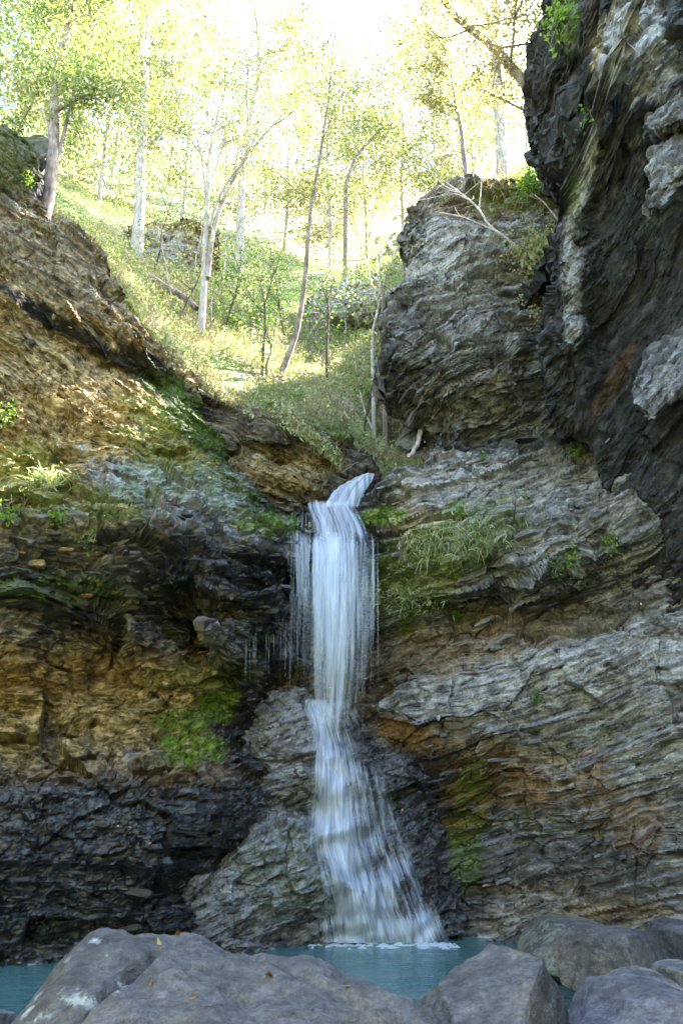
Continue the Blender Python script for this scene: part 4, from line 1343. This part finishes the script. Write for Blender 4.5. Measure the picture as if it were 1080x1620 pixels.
def grow(mb, tips, p0, d, L, r, depth, rg, bend=0.25):
    n = 6
    pts = [np.array(p0, float)]
    d = np.array(d, float)
    for i in range(n):
        d = d + rg.normal(size=3) * bend * 0.45 + np.array([0, 0, 0.05])
        d /= np.linalg.norm(d)
        pts.append(pts[-1] + d * L / n)
    tube(mb, pts, r, r * 0.35, 5 if r > 0.03 else 4)
    tips += [(p, depth) for p in pts[2:]]
    if depth > 0:
        for i in range(int(rg.integers(3, 5))):
            k = int(rg.integers(2, n + 1))
            dd = d + rg.normal(size=3) * 0.75
            dd /= np.linalg.norm(dd)
            grow(mb, tips, pts[k], dd, L * rg.uniform(0.45, 0.72), r * 0.5, depth - 1, rg, bend)


def tree(name, path, r0, r1, label, leaves, seed, bark=None, leafmat=None, nb=9, blen=2.2, size=0.15, start=0.4, depth=1, forks=(), spread=0.45, group=None, cat='tree', updir=0.35, aspect=0.55):
    """trunk along measured points, boughs off it, foliage round the bough ends"""
    rg = np.random.default_rng(seed)
    P = spline([at(*c) for c in path], 26)
    if P[0, 1] > 14.8 and cat in ('tree',):
        hz = float(hill_z(P[0, 0], P[0, 1]))
        if hz < P[0, 2]:
            P[0, 2] = hz - 0.1
    base = P[0].copy()
    P += rg.normal(size=P.shape) * r0 * 0.18 * np.linspace(0, 1, 26)[:, None]
    root = obj(name, None, label=label, cat=cat, group=group, loc=base)
    mb = MB()
    Pl = np.concatenate([[P[0] - [0, 0, 0.4]], P])
    tube(mb, Pl, r0 * 1.15, r1, 8, 0.8)
    tips = []
    for fk in forks:
        Q = spline([at(*c) for c in fk[1:]], 16)
        tube(mb, Q, fk[0], fk[0] * 0.3, 6)
        tips += [(q, 1) for q in Q[6:]]
        for i in range(4):
            k = int(rg.integers(5, 15))
            d = Q[k] - Q[k - 1]
            d = d / (np.linalg.norm(d) + 1e-9) + rg.normal(size=3) * 0.6
            grow(mb, tips, Q[k], d / np.linalg.norm(d), blen * 0.5, fk[0] * 0.4, 0, rg)
    for i in range(nb):
        t = start + (1 - start) * (i + rg.random()) / nb
        k = min(int(t * 25), 25)
        ang = rg.uniform(0, 2 * np.pi)
        d = np.array([math.cos(ang), math.sin(ang), updir + rg.normal() * 0.25])
        grow(mb, tips, P[k], d / np.linalg.norm(d), blen * rg.uniform(0.6, 1.1), max(r0 * 0.32 * (1.2 - t), 0.012), depth, rg)
    V = np.concatenate(mb.v) - base
    o = mesh_np('trunk', V, np.concatenate(mb.f), bark or M_BARK, True)
    obj('trunk', o, root)
    if leaves:
        leaves = int(leaves * 4.0)
        T = np.array([t[0] for t in tips])
        C = T[rg.integers(0, len(T), leaves)] + rg.normal(size=(leaves, 3)) * spread * rg.uniform(0.3, 1.2, (leaves, 1))
        x, y, z = C.T
        keep = fbm(x * 1.1, y * 1.1, z * 1.1, 2, seed) > -0.12
        C = C[keep]
        tone = np.clip(0.45 + 0.5 * fbm(C[:, 0] * 0.6, C[:, 1] * 0.6, C[:, 2] * 0.6, 2, 900) + rg.normal(size=len(C)) * 0.16 + rg.normal() * 0.1, 0, 1)
        obj('crown', leaf_mesh('crown', C - base, size * 0.72, leafmat or M_LEAF_Y, rg, tone, aspect), root)
    return root


tree('slender_tree', [(72, 340, 13.1), (82, 290, 13.1), (87, 225, 13.1), (84, 170, 13.2), (96, 90, 13.3), (108, 40, 13.4), (121, -10, 13.5), (135, -130, 13.6), (140, -260, 13.6)], 0.125, 0.05,
     'bent slender tree rooted on top of the tan cliff, brown trunk base', 5200, 1, blen=2.6, nb=10, start=0.35, size=0.15, forks=[(0.05, (90, 175, 13.15), (110, 165, 13.0), (133, 151, 12.9)), (0.045, (88, 260, 13.1), (105, 200, 13.2), (120, 130, 13.2), (148, 60, 13.3), (150, 20, 13.3)), (0.03, (30, 200, 13.4), (52, 165, 13.3), (60, 120, 13.3))])
tree('forked_tree', [(316, 552, 17), (322, 470, 17), (324, 400, 17), (328, 310, 17), (333, 230, 17.1), (345, 180, 17.2), (362, 130, 17.2)], 0.10, 0.03,
     'pale slim tree forking into several wispy stems, midway up the slope', 1300, 2, bark=M_BARK_P, nb=5, start=0.55, blen=1.8, size=0.13,
     forks=[(0.085, (328, 440, 17), (338, 350, 17.1), (375, 270, 17.2), (410, 220, 17.3), (445, 184, 17.4)), (0.05, (330, 360, 17), (350, 300, 16.9), (395, 240, 16.8), (420, 170, 16.8)), (0.035, (326, 310, 17), (318, 240, 17), (300, 180, 17), (290, 140, 17)), (0.03, (330, 300, 17), (370, 180, 17), (380, 140, 17)), (0.03, (326, 260, 17), (302, 220, 16.8), (280, 200, 16.6))])
tree('thin_tree', [(440, 602, 16.6), (452, 570, 16.6), (470, 535, 16.7), (483, 440, 16.8), (488, 360, 16.9), (500, 280, 17), (515, 200, 17.1), (525, 100, 17.2)], 0.075, 0.025,
     'thin grey tree with a crooked foot, leaning above the rock ledge', 900, 3, nb=6, start=0.5, blen=1.6, size=0.13)
tree('sapling', [(416, 560, 16.4), (420, 520, 16.4), (419, 480, 16.4), (428, 450, 16.4), (436, 425, 16.4)], 0.04, 0.012, 'dark crooked sapling with few leaves between the forked tree and thin tree', 160, 4, bark=M_BARK_D, nb=6, start=0.35, blen=0.8, size=0.12, depth=0,
     forks=[(0.022, (420, 490, 16.4), (412, 450, 16.4), (416, 430, 16.4))])
tree('sapling', [(517, 540, 18), (520, 500, 18), (519, 475, 18), (508, 450, 18), (502, 434, 18)], 0.038, 0.012, 'dark crooked sapling in front of the pale outcrop', 80, 5, bark=M_BARK_D, nb=4, start=0.4, blen=0.8, size=0.12, depth=0, forks=[(0.02, (518, 478, 18), (524, 455, 18), (530, 440, 18))])
tree('sapling', [(590, 585, 16), (588, 530, 16), (600, 480, 16), (600, 430, 16), (602, 395, 16)], 0.05, 0.014, 'slim upright sapling close beside the pinnacle', 260, 6, bark=M_BARK_P, nb=6, start=0.4, blen=0.9, size=0.12, depth=0, forks=[(0.03, (600, 470, 16), (612, 430, 16), (628, 390, 16)), (0.02, (598, 480, 16), (585, 440, 16), (578, 410, 16))])
tree('sapling', [(607, 600, 15.8), (612, 545, 15.8), (604, 500, 15.8), (607, 455, 15.8), (612, 430, 15.8)], 0.055, 0.02, 'brown sapling touching the pinnacle outline', 160, 7, nb=4, start=0.6, blen=0.8, size=0.12, depth=0)
tree('pale_tree', [(213, 440, 21), (218, 380, 21), (222, 300, 21), (226, 200, 21.2), (230, 90, 21.4), (236, -30, 21.6), (240, -150, 21.8)], 0.19, 0.08, 'pale straight tree with twin trunks in front of the tan outcrop', 5200, 8, bark=M_BARK_P, nb=11, start=0.3, blen=3.4, size=0.17, forks=[(0.1, (221, 430, 21), (226, 360, 21), (224, 280, 21.2), (228, 150, 21.5))])
tree('gnarled_tree', [(380, 380, 25), (381, 320, 25), (386, 240, 25), (400, 170, 25), (412, 120, 25), (408, 60, 25), (404, 10, 25)], 0.17, 0.05, 'gnarled washed-out tree with hooked upper bough behind the forked tree', 2600, 9, bark=M_BARK_P, nb=8, start=0.4, blen=3.0, size=0.17, forks=[(0.08, (410, 110, 25), (412, 88, 25), (430, 80, 25), (458, 82, 25), (462, 30, 25))])
tree('pale_tree', [(795, 292, 21), (793, 220, 21), (788, 150, 21), (784, 60, 21.2), (780, -40, 21.4), (776, -150, 21.6)], 0.21, 0.10, 'thick pale trunk standing behind the pinnacle top', 4200, 10, bark=M_BARK_P, leafmat=M_LEAF_O, nb=10, start=0.35, blen=3.2, size=0.16)
tree('thin_tree', [(738, 300, 19), (733, 240, 19), (728, 195, 19), (718, 160, 19), (712, 100, 19)], 0.09, 0.03, 'thin bent tree behind the pinnacle, half lost in gold leaves', 1700, 11, leafmat=M_LEAF_O, nb=7, start=0.4, blen=2.0, size=0.14)
tree('leaning_tree', [(905, 250, 13.6), (850, 165, 13.4), (815, 110, 13.2), (780, 72, 13.1), (735, 42, 13.0), (708, 14, 13.0), (690, -30, 13), (650, -100, 13)], 0.13, 0.05, 'dark tree leaning out from behind the overhanging cliff', 2600, 12, bark=M_BARK, leafmat=M_LEAF_O, nb=8, start=0.35, blen=1.8, size=0.13,
     forks=[(0.035, (850, 185, 13.3), (810, 165, 13.2), (780, 150, 13.1), (755, 135, 13.1)), (0.03, (800, 95, 13.1), (785, 105, 13), (780, 130, 13)), (0.03, (745, 45, 13), (710, 60, 12.9), (680, 60, 12.8))])
tree('thin_tree', [(545, 300, 28), (560, 250, 28), (600, 205, 28), (620, 195, 28)], 0.09, 0.04, 'thin bough arching over the middle of the slope', 700, 13, nb=4, start=0.4, blen=1.6, size=0.16)
tree('fallen_log', [(236, 438, 18.5), (262, 455, 18.2), (290, 470, 17.9), (312, 487, 17.6)], 0.11, 0.08, 'fallen brown log lying down the slope above the tan cliff', 0, 14, nb=0, cat='log')
tree('curved_root', [(668, 640, 14.3), (666, 675, 14.2), (660, 705, 14.0), (645, 724, 13.8)], 0.06, 0.04, 'pale curved root at the neck of the pinnacle', 0, 15, bark=M_BARK_P, nb=0, cat='root')
tree('dead_branch', [(824, 398, 12.9), (800, 375, 12.8), (775, 360, 12.8), (757, 330, 12.9), (735, 310, 13.1), (700, 285, 13.4)], 0.028, 0.01, 'bare pale branch sprawling across the pinnacle face', 0, 16, bark=M_BARK_P, nb=5, start=0.5, blen=0.6, depth=0, cat='branch',
     forks=[(0.018, (790, 368, 12.8), (760, 355, 12.8), (730, 342, 12.9), (690, 335, 13.2)), (0.016, (757, 330, 12.9), (760, 305, 12.9), (762, 270, 13)), (0.016, (745, 318, 13), (720, 305, 13.2), (660, 318, 13.4)), (0.014, (735, 308, 13), (755, 290, 13), (765, 285, 13))])
tree('dead_branch', [(905, 372, 11.6), (880, 345, 11.8), (860, 320, 12.2), (840, 305, 12.6)], 0.022, 0.01, 'grey stick leaning between the pinnacle and the overhanging cliff', 0, 17, nb=3, blen=0.4, depth=0, cat='branch')

far = [(20, 280, 30, 14, 'sunlit tree on the hillside directly behind the slender tree'), (95, 260, 36, 16, 'tall far tree seen just beside the slender tree trunk'), (160, 300, 28, 13, 'far tree between the slender tree and the pale twin-trunked tree'),
       (290, 320, 33, 14, 'far tree between the pale twin-trunked tree and the forked tree'), (350, 350, 40, 15, 'far tree directly behind the forked tree'), (450, 380, 36, 14, 'far tree between the forked tree and the thin grey tree'),
       (520, 420, 32, 12, 'far gold tree just beyond the thin grey tree'), (580, 420, 38, 14, 'far tree above the pale outcrop'), (640, 380, 34, 13, 'far tree whose trunk stands closest beside the pinnacle outline'), (690, 310, 30, 12, 'gold tree rising behind the pinnacle crest'),
       (750, 290, 36, 13, 'far tree between the two trunks behind the pinnacle'), (840, 280, 29, 12, 'far tree against the edge of the overhanging cliff'), (-60, 250, 24, 13, 'leafy tree reaching in from the frame edge above the rock knob'),
       (60, 300, 23, 11, 'leafy tree just behind the rock knob and slender tree'), (270, 250, 45, 15, 'farthest pale tree high above the tan outcrop'), (480, 300, 50, 16, 'farthest pale tree at the skyline, mid picture'),
       (560, 380, 44, 16, 'faint far tree at the skyline over the pale outcrop'), (420, 330, 44, 16, 'faint far tree at the skyline over the gnarled tree'), (180, 260, 40, 16, 'faint far tree high above the pale twin-trunked tree')]
for i, (px, py, Yd, h, lab) in enumerate(far):
    b = np.array(at(px, py, Yd))
    b[2] = float(hill_z(np.array([b[0]]), np.array([b[1]]))[0])
    rg = np.random.default_rng(200 + i)
    path = []
    for t in np.linspace(0, 1, 6):
        q = b + np.array([rg.normal() * 0.3 * t, rg.normal() * 0.3 * t, h * t])
        w = q[1] * CP + (q[2] - CAM_Z) * SP
        path.append((540 + FPX * q[0] / w, 810 - FPX * ((q[2] - CAM_Z) * CP - q[1] * SP) / w, q[1]))
    tree('hillside_tree', path, 0.10, 0.03, lab, [4200, 3600, 3200][i % 3] if px < 420 else 3200, 200 + i, bark=M_BARK_P,
         leafmat=[M_LEAF_Y, M_LEAF_Y, M_LEAF_O][i % 3] if px < 420 else [M_LEAF_O, M_LEAF_Y][i % 2], nb=14, start=0.15, blen=h * 0.26, size=0.22, spread=0.8, group='far trees on the hillside')
rg0 = np.random.default_rng(88)
for i in range(26):
    px, Yd = rg0.uniform(190, 620), rg0.uniform(15.2, 23)
    x = (px - 540) / FPX * (Yd * CP + 9 * SP)
    z = float(hill_z(x, Yd))
    h = rg0.uniform(1.2, 3.6)
    lean = rg0.normal(size=2) * 0.18
    path = []
    for t in np.linspace(0, 1, 5):
        q = np.array([x + lean[0] * h * t + rg0.normal() * 0.05, Yd + lean[1] * h * t, z + h * t])
        w = q[1] * CP + (q[2] - CAM_Z) * SP
        path.append((540 + FPX * q[0] / w, 810 - FPX * ((q[2] - CAM_Z) * CP - q[1] * SP) / w, q[1]))
    tree('sapling', path, 0.028, 0.008, 'thin wispy sapling among the undergrowth of the sunlit slope', int(rg0.integers(20, 110)), 700 + i, bark=[M_BARK_P, M_BARK, M_BARK_D][i % 3], leafmat=[M_LEAF_Y, M_LEAF_G][i % 2],
         nb=6, start=0.3, blen=h * 0.35, size=0.12, depth=0, group='wispy saplings on the slope')


def plant(name, mass, px, py, n, size, spread, label, seed, mat=None, cat='plant', hang=0.0, aspect=0.6, tone=None, stems=5):
    p, nrm = on_rock(mass, px, py) if mass else (Vector(px), Vector((0, 0, 1)))
    rg = np.random.default_rng(seed)
    root = obj(name, None, label=label, cat=cat, loc=p)
    mb = MB()
    C = []
    out = np.array(nrm) * 0.7 + np.array([0, -0.2, 0.6 - hang])
    for i in range(stems):
        d = out + rg.normal(size=3) * 0.55
        d /= np.linalg.norm(d)
        L = spread * rg.uniform(0.6, 1.2)
        pts = [np.zeros(3) + d * L * t + np.array([0, 0, -hang * L * t * t * 0.8 - 0.15 * L * t * t]) for t in np.linspace(-0.1, 1, 6)]
        tube(mb, pts, 0.006 + spread * 0.008, 0.002, 4)
        for q in pts[2:]:
            C += list(q + rg.normal(size=(max(1, n // (stems * 4)), 3)) * spread * 0.2)
    obj('stem', mb.mesh('stem', M_BARK, True), root)
    C = np.array(C)
    tn = np.clip((0.55 if tone is None else tone) + rg.normal(size=len(C)) * 0.22, 0, 1)
    obj('foliage', leaf_mesh('foliage', C, size, mat or M_LEAF_G, rg, tn, aspect, hang), root)
    return root


plant('shrub', 'shale_cliff', 838, 430, 1500, 0.085, 0.85, 'bright yellow-green shrub growing from the cleft beside the pinnacle', 301, M_LEAF_Y, 'shrub', tone=0.75, stems=9)
plant('shrub', 'shale_cliff', 845, 478, 900, 0.075, 0.60, 'lower yellow shrub hanging in the cleft under the bright shrub', 302, M_LEAF_Y, 'shrub', hang=0.7, tone=0.85, stems=7)
plant('shrub', 'shale_cliff', 838, 312, 700, 0.08, 0.6, 'green shrub on the top shoulder of the pinnacle', 303, M_LEAF_G, 'shrub', tone=0.8, stems=7)
plant('plant', 'shale_cliff', 700, 320, 40, 0.06, 0.18, 'tiny yellow plant near the pinnacle top', 304, M_LEAF_Y, tone=0.3)
plant('plant', 'shale_cliff', 722, 818, 70, 0.06, 0.20, 'leafy green plant at the top of the grass patch', 305)
plant('plant', 'shale_cliff', 905, 895, 110, 0.07, 0.30, 'bright leafy plant under the overhanging cliff, widest on the shale wall', 306, tone=0.9)
plant('plant', 'shale_cliff', 880, 900, 60, 0.07, 0.22, 'dark-leaved plant just beside the bright leafy plant', 307, tone=0.3)
plant('plant', 'shale_cliff', 720, 974, 60, 0.075, 0.18, 'round-leaved plant alone on the tilted brown beds', 308, tone=0.75)
plant('plant', 'shale_cliff', 645, 912, 60, 0.06, 0.20, 'dark small-leaved plant on the mossy wall beside the falls', 309, tone=0.3)
plant('plant', 'shale_cliff', 600, 995, 24, 0.045, 0.10, 'tiny sprig close against the falling water', 310, tone=0.6)
plant('plant', 'shale_cliff', 848, 1110, 60, 0.05, 0.18, 'small green sprig alone on the pale lower wall', 311, tone=0.4)
plant('plant', 'shale_cliff', 830, 790, 40, 0.05, 0.16, 'small sprig in a crack midway up the shale wall', 312, tone=0.7)
plant('plant', 'shale_cliff', 765, 725, 40, 0.05, 0.15, 'small fern under the dark crease of the pinnacle', 313)
plant('plant', 'shale_cliff', 912, 725, 90, 0.06, 0.28, 'green fern beside the notch of the overhanging cliff', 314, tone=0.6)
plant('plant', 'shale_cliff', 960, 850, 120, 0.055, 0.35, 'pale green creeper at the lower corner of the overhang', 315, hang=0.6, tone=0.8)
plant('fern', 'overhanging_cliff', 890, 22, 160, 0.10, 0.40, 'bright green fern hanging high on the overhanging cliff', 316, hang=0.9, tone=0.9, stems=8)
plant('fern', 'overhanging_cliff', 930, 175, 50, 0.06, 0.20, 'faint green tuft on the tan streak of the overhanging cliff', 317, hang=0.6, tone=0.6)
plant('plant', 'shale_cliff', 885, 640, 60, 0.055, 0.22, 'pale green tuft in the cleft below the shrubs', 318, tone=0.8)
plant('plant', 'sandstone_cliff', 95, 828, 90, 0.07, 0.26, 'broad-leaved plant on the ledge of the tan cliff', 319, tone=0.75)
plant('plant', 'sandstone_cliff', 18, 825, 80, 0.07, 0.24, 'leafy plant on the ledge where the frame cuts the tan cliff', 320, tone=0.7)
plant('plant', 'sandstone_cliff', 150, 845, 50, 0.06, 0.20, 'drooping plant at the end of the ledge on the tan cliff', 321, hang=0.5, tone=0.5)
plant('plant', 'sandstone_cliff', 275, 735, 30, 0.05, 0.14, 'small sprig on the mossy slope of the tan cliff', 322, tone=0.8)
plant('plant', 'sandstone_cliff', 12, 665, 90, 0.05, 0.30, 'wiry green plant high on the tan slope at the frame edge', 323, tone=0.4)
plant('shrub', 'sandstone_cliff', 42, 290, 90, 0.07, 0.25, 'green sprout between the dark rock knob and the slender tree', 324, tone=0.9, cat='shrub')
plant('shrub', 'sandstone_cliff', 30, 215, 200, 0.06, 0.45, 'leafy creeper over the dark knob on the tan cliff top', 325, tone=0.25, cat='shrub')


def tuft(name, mass, px, py, n, L, label, seed, mat, spread=0.2, cat='grass tuft', hang=0.4):
    p, nrm = on_rock(mass, px, py)
    rg = np.random.default_rng(seed)
    V, F, tone = [], [], []
    for i in range(n):
        b = rg.normal(size=3) * spread * [1, 0.3, 0.5]
        d = np.array(nrm) * 0.6 + rg.normal(size=3) * 0.5 + [0, -0.1, 0.3]
        d /= np.linalg.norm(d)
        l = L * rg.uniform(0.5, 1.2)
        s = np.cross(d, rg.normal(size=3))
        s = s / np.linalg.norm(s) * 0.006
        k = len(V)
        m1 = b + d * l * 0.5 + [0, 0, -hang * l * 0.15]
        m2 = b + d * l * 0.9 + [0, 0, -hang * l * 0.7]
        V += [b - s, b + s, m1 + s, m1 - s, m2 + s * 0.2, m2 - s * 0.2]
        F += [(k, k + 1, k + 2, k + 3), (k + 3, k + 2, k + 4, k + 5)]
        tone += [rg.random()] * 6
    root = obj(name, None, label=label, cat=cat, loc=p)
    me = mesh_np('blades', np.array(V), np.array(F), mat, False)
    vattr(me, 'tone', np.array(tone))
    obj('blades', me, root, kind='stuff')
    return root


tuft('grass_tuft', 'shale_cliff', 690, 865, 700, 0.30, 'long drooping grass tuft on the shale wall beside the falls', 401, M_GRASS, 0.22, hang=1.0)
tuft('grass_tuft', 'shale_cliff', 750, 850, 500, 0.20, 'shorter grass spreading past the long drooping tuft', 402, M_GRASS, 0.28, hang=0.7)
tuft('grass_tuft', 'shale_cliff', 640, 945, 500, 0.14, 'thin mossy grass low on the wall beside the falling water', 403, M_GRASS, 0.28)
tuft('grass_tuft', 'sandstone_cliff', 72, 765, 260, 0.28, 'pale wispy grass on the tan cliff ledge', 404, M_GRASS, 0.15)
tuft('grass_tuft', 'sandstone_cliff', 5, 800, 200, 0.35, 'dry grass leaning in at the frame edge on the tan cliff', 405, M_DRY, 0.15)
tuft('grass_tuft', 'shale_cliff', 790, 290, 400, 0.22, 'dry grass along the pinnacle top', 406, M_DRY, 0.5)
tuft('grass_tuft', 'shale_cliff', 605, 816, 500, 0.06, 'bright green moss cushion beside the waterfall lip', 407, M_LEAF_G, 0.16, cat='moss')

for i, (px, Yd, n, sz, mt, lab) in enumerate([
        (400, 20.5, 420, 0.9, M_LEAF_G, 'rounded bright green bush behind the dark sapling'), (350, 19.5, 260, 0.7, M_LEAF_G, 'green bush at the foot of the forked tree'), (560, 19.0, 260, 0.6, M_LEAF_Y, 'yellow-green bush in front of the outcrop hollow'),
        (585, 17.5, 200, 0.5, M_LEAF_G, 'leafy bush at the feet of the saplings beside the pinnacle'), (140, 16.5, 260, 0.6, M_LEAF_G, 'bright green bush just beyond the slender tree'), (230, 16.0, 240, 0.5, M_LEAF_Y, 'low yellow-green bush below the fallen log'),
        (470, 15.3, 200, 0.4, M_LEAF_G, 'low green bush along the grassy ledge top'), (540, 15.6, 240, 0.5, M_DRY, 'dry straw-coloured bush hanging toward the pinnacle neck'), (610, 16.2, 300, 0.6, M_DRY, 'brown dry bush in the gully beside the pinnacle neck'), (300, 22.0, 300, 0.9, M_LEAF_Y, 'yellow bush beside the tan outcrop')]):
    x = (px - 540) / FPX * (Yd * CP + 9 * SP)
    plant('bush', None, (x, Yd, float(hill_z(x, Yd)) - 0.05), 0, n, 0.09, sz, lab, 800 + i, mt, 'bush', 0.0, 0.6, 0.6, 10)

# ground cover on the hillside: countless
rg = np.random.default_rng(9)


def scatter(n, x0, x1, y0, y1):
    x, y = rg.uniform(x0, x1, n), y0 + (y1 - y0) * rg.random(n) ** 1.6
    z = hill_z(x, y)
    k = fbm(x * 0.8, y * 0.8, x * 0, 3, 71) > -0.38
    k &= ~((x > 0.0) & (y < 14.4))
    return np.stack([x, y, z], 1)[k]


C = scatter(150000, -14, 8, 13.3, 34)
h = rg.uniform(0.0, 0.45, len(C)) * (0.5 + np.clip(fbm(C[:, 0], C[:, 1], C[:, 0] * 0, 2, 72) + 0.3, 0, 1.2))
C[:, 2] += h
tone = np.clip(0.5 + 0.6 * fbm(C[:, 0] * 0.7, C[:, 1] * 0.7, C[:, 0] * 0, 2, 73) + rg.normal(size=len(C)) * 0.2, 0, 1)
obj('undergrowth', leaf_mesh('undergrowth', C, 0.085, M_GRASS, rg, tone, 0.5), label='sunlit low green undergrowth covering the slope', cat='undergrowth', kind='stuff')
C = scatter(26000, -8, 3.5, 13.4, 24)
L = rg.uniform(0.15, 0.5, len(C))
d = rg.normal(size=(len(C), 3)) * 0.45 + [0.25, -0.35, 0.8]
d /= np.linalg.norm(d, axis=1, keepdims=True)
s = rg.normal(size=(len(C), 3))
s = np.cross(d, s)
s = s / np.linalg.norm(s, axis=1, keepdims=True) * 0.007
T = C + d * L[:, None] + np.stack([0 * L, -0.15 * L, -0.25 * L], 1)
V = np.stack([C - s, C + s, T + s * 0.2, T - s * 0.2], 1).reshape(-1, 3)
me = mesh_np('dry_grass', V, np.arange(len(V)).reshape(-1, 4), M_DRY)
vattr(me, 'tone', np.repeat(rg.random(len(C)), 4))
obj('dry_grass', me, label='dry pale grass stems hanging over the ledge and slope', cat='grass', kind='stuff')


# fallen leaves caught on ledges and boulders: countless
rg = np.random.default_rng(31)
C = []
for nm, cnt in (('sandstone_cliff', 260), ('shale_cliff', 200), ('rock_mound', 60), ('rock_ledge', 50)):
    m = MASSES[nm]
    ok = np.nonzero((m['N'][:, 2] > 0.12) & (m['px'] > 0) & (m['px'] < 1080) & (m['py'] > 300) & (m['py'] < 1500))[0]
    pick = rg.choice(ok, cnt)
    C.append(m['V'][pick] + m['N'][pick] * 0.015)
zb = P3[(P3[:, 2] > 0.5)]
C.append(zb[rg.choice(len(zb), 14)] + [0, 0, 0.01])
C = np.concatenate(C)
obj('fallen_leaves', leaf_mesh('fallen_leaves', C, 0.055, M_DRYLEAF, rg, rg.random(len(C)), 0.6), label='scattered dry fallen leaves caught on ledges and boulders', cat='leaves', kind='stuff')
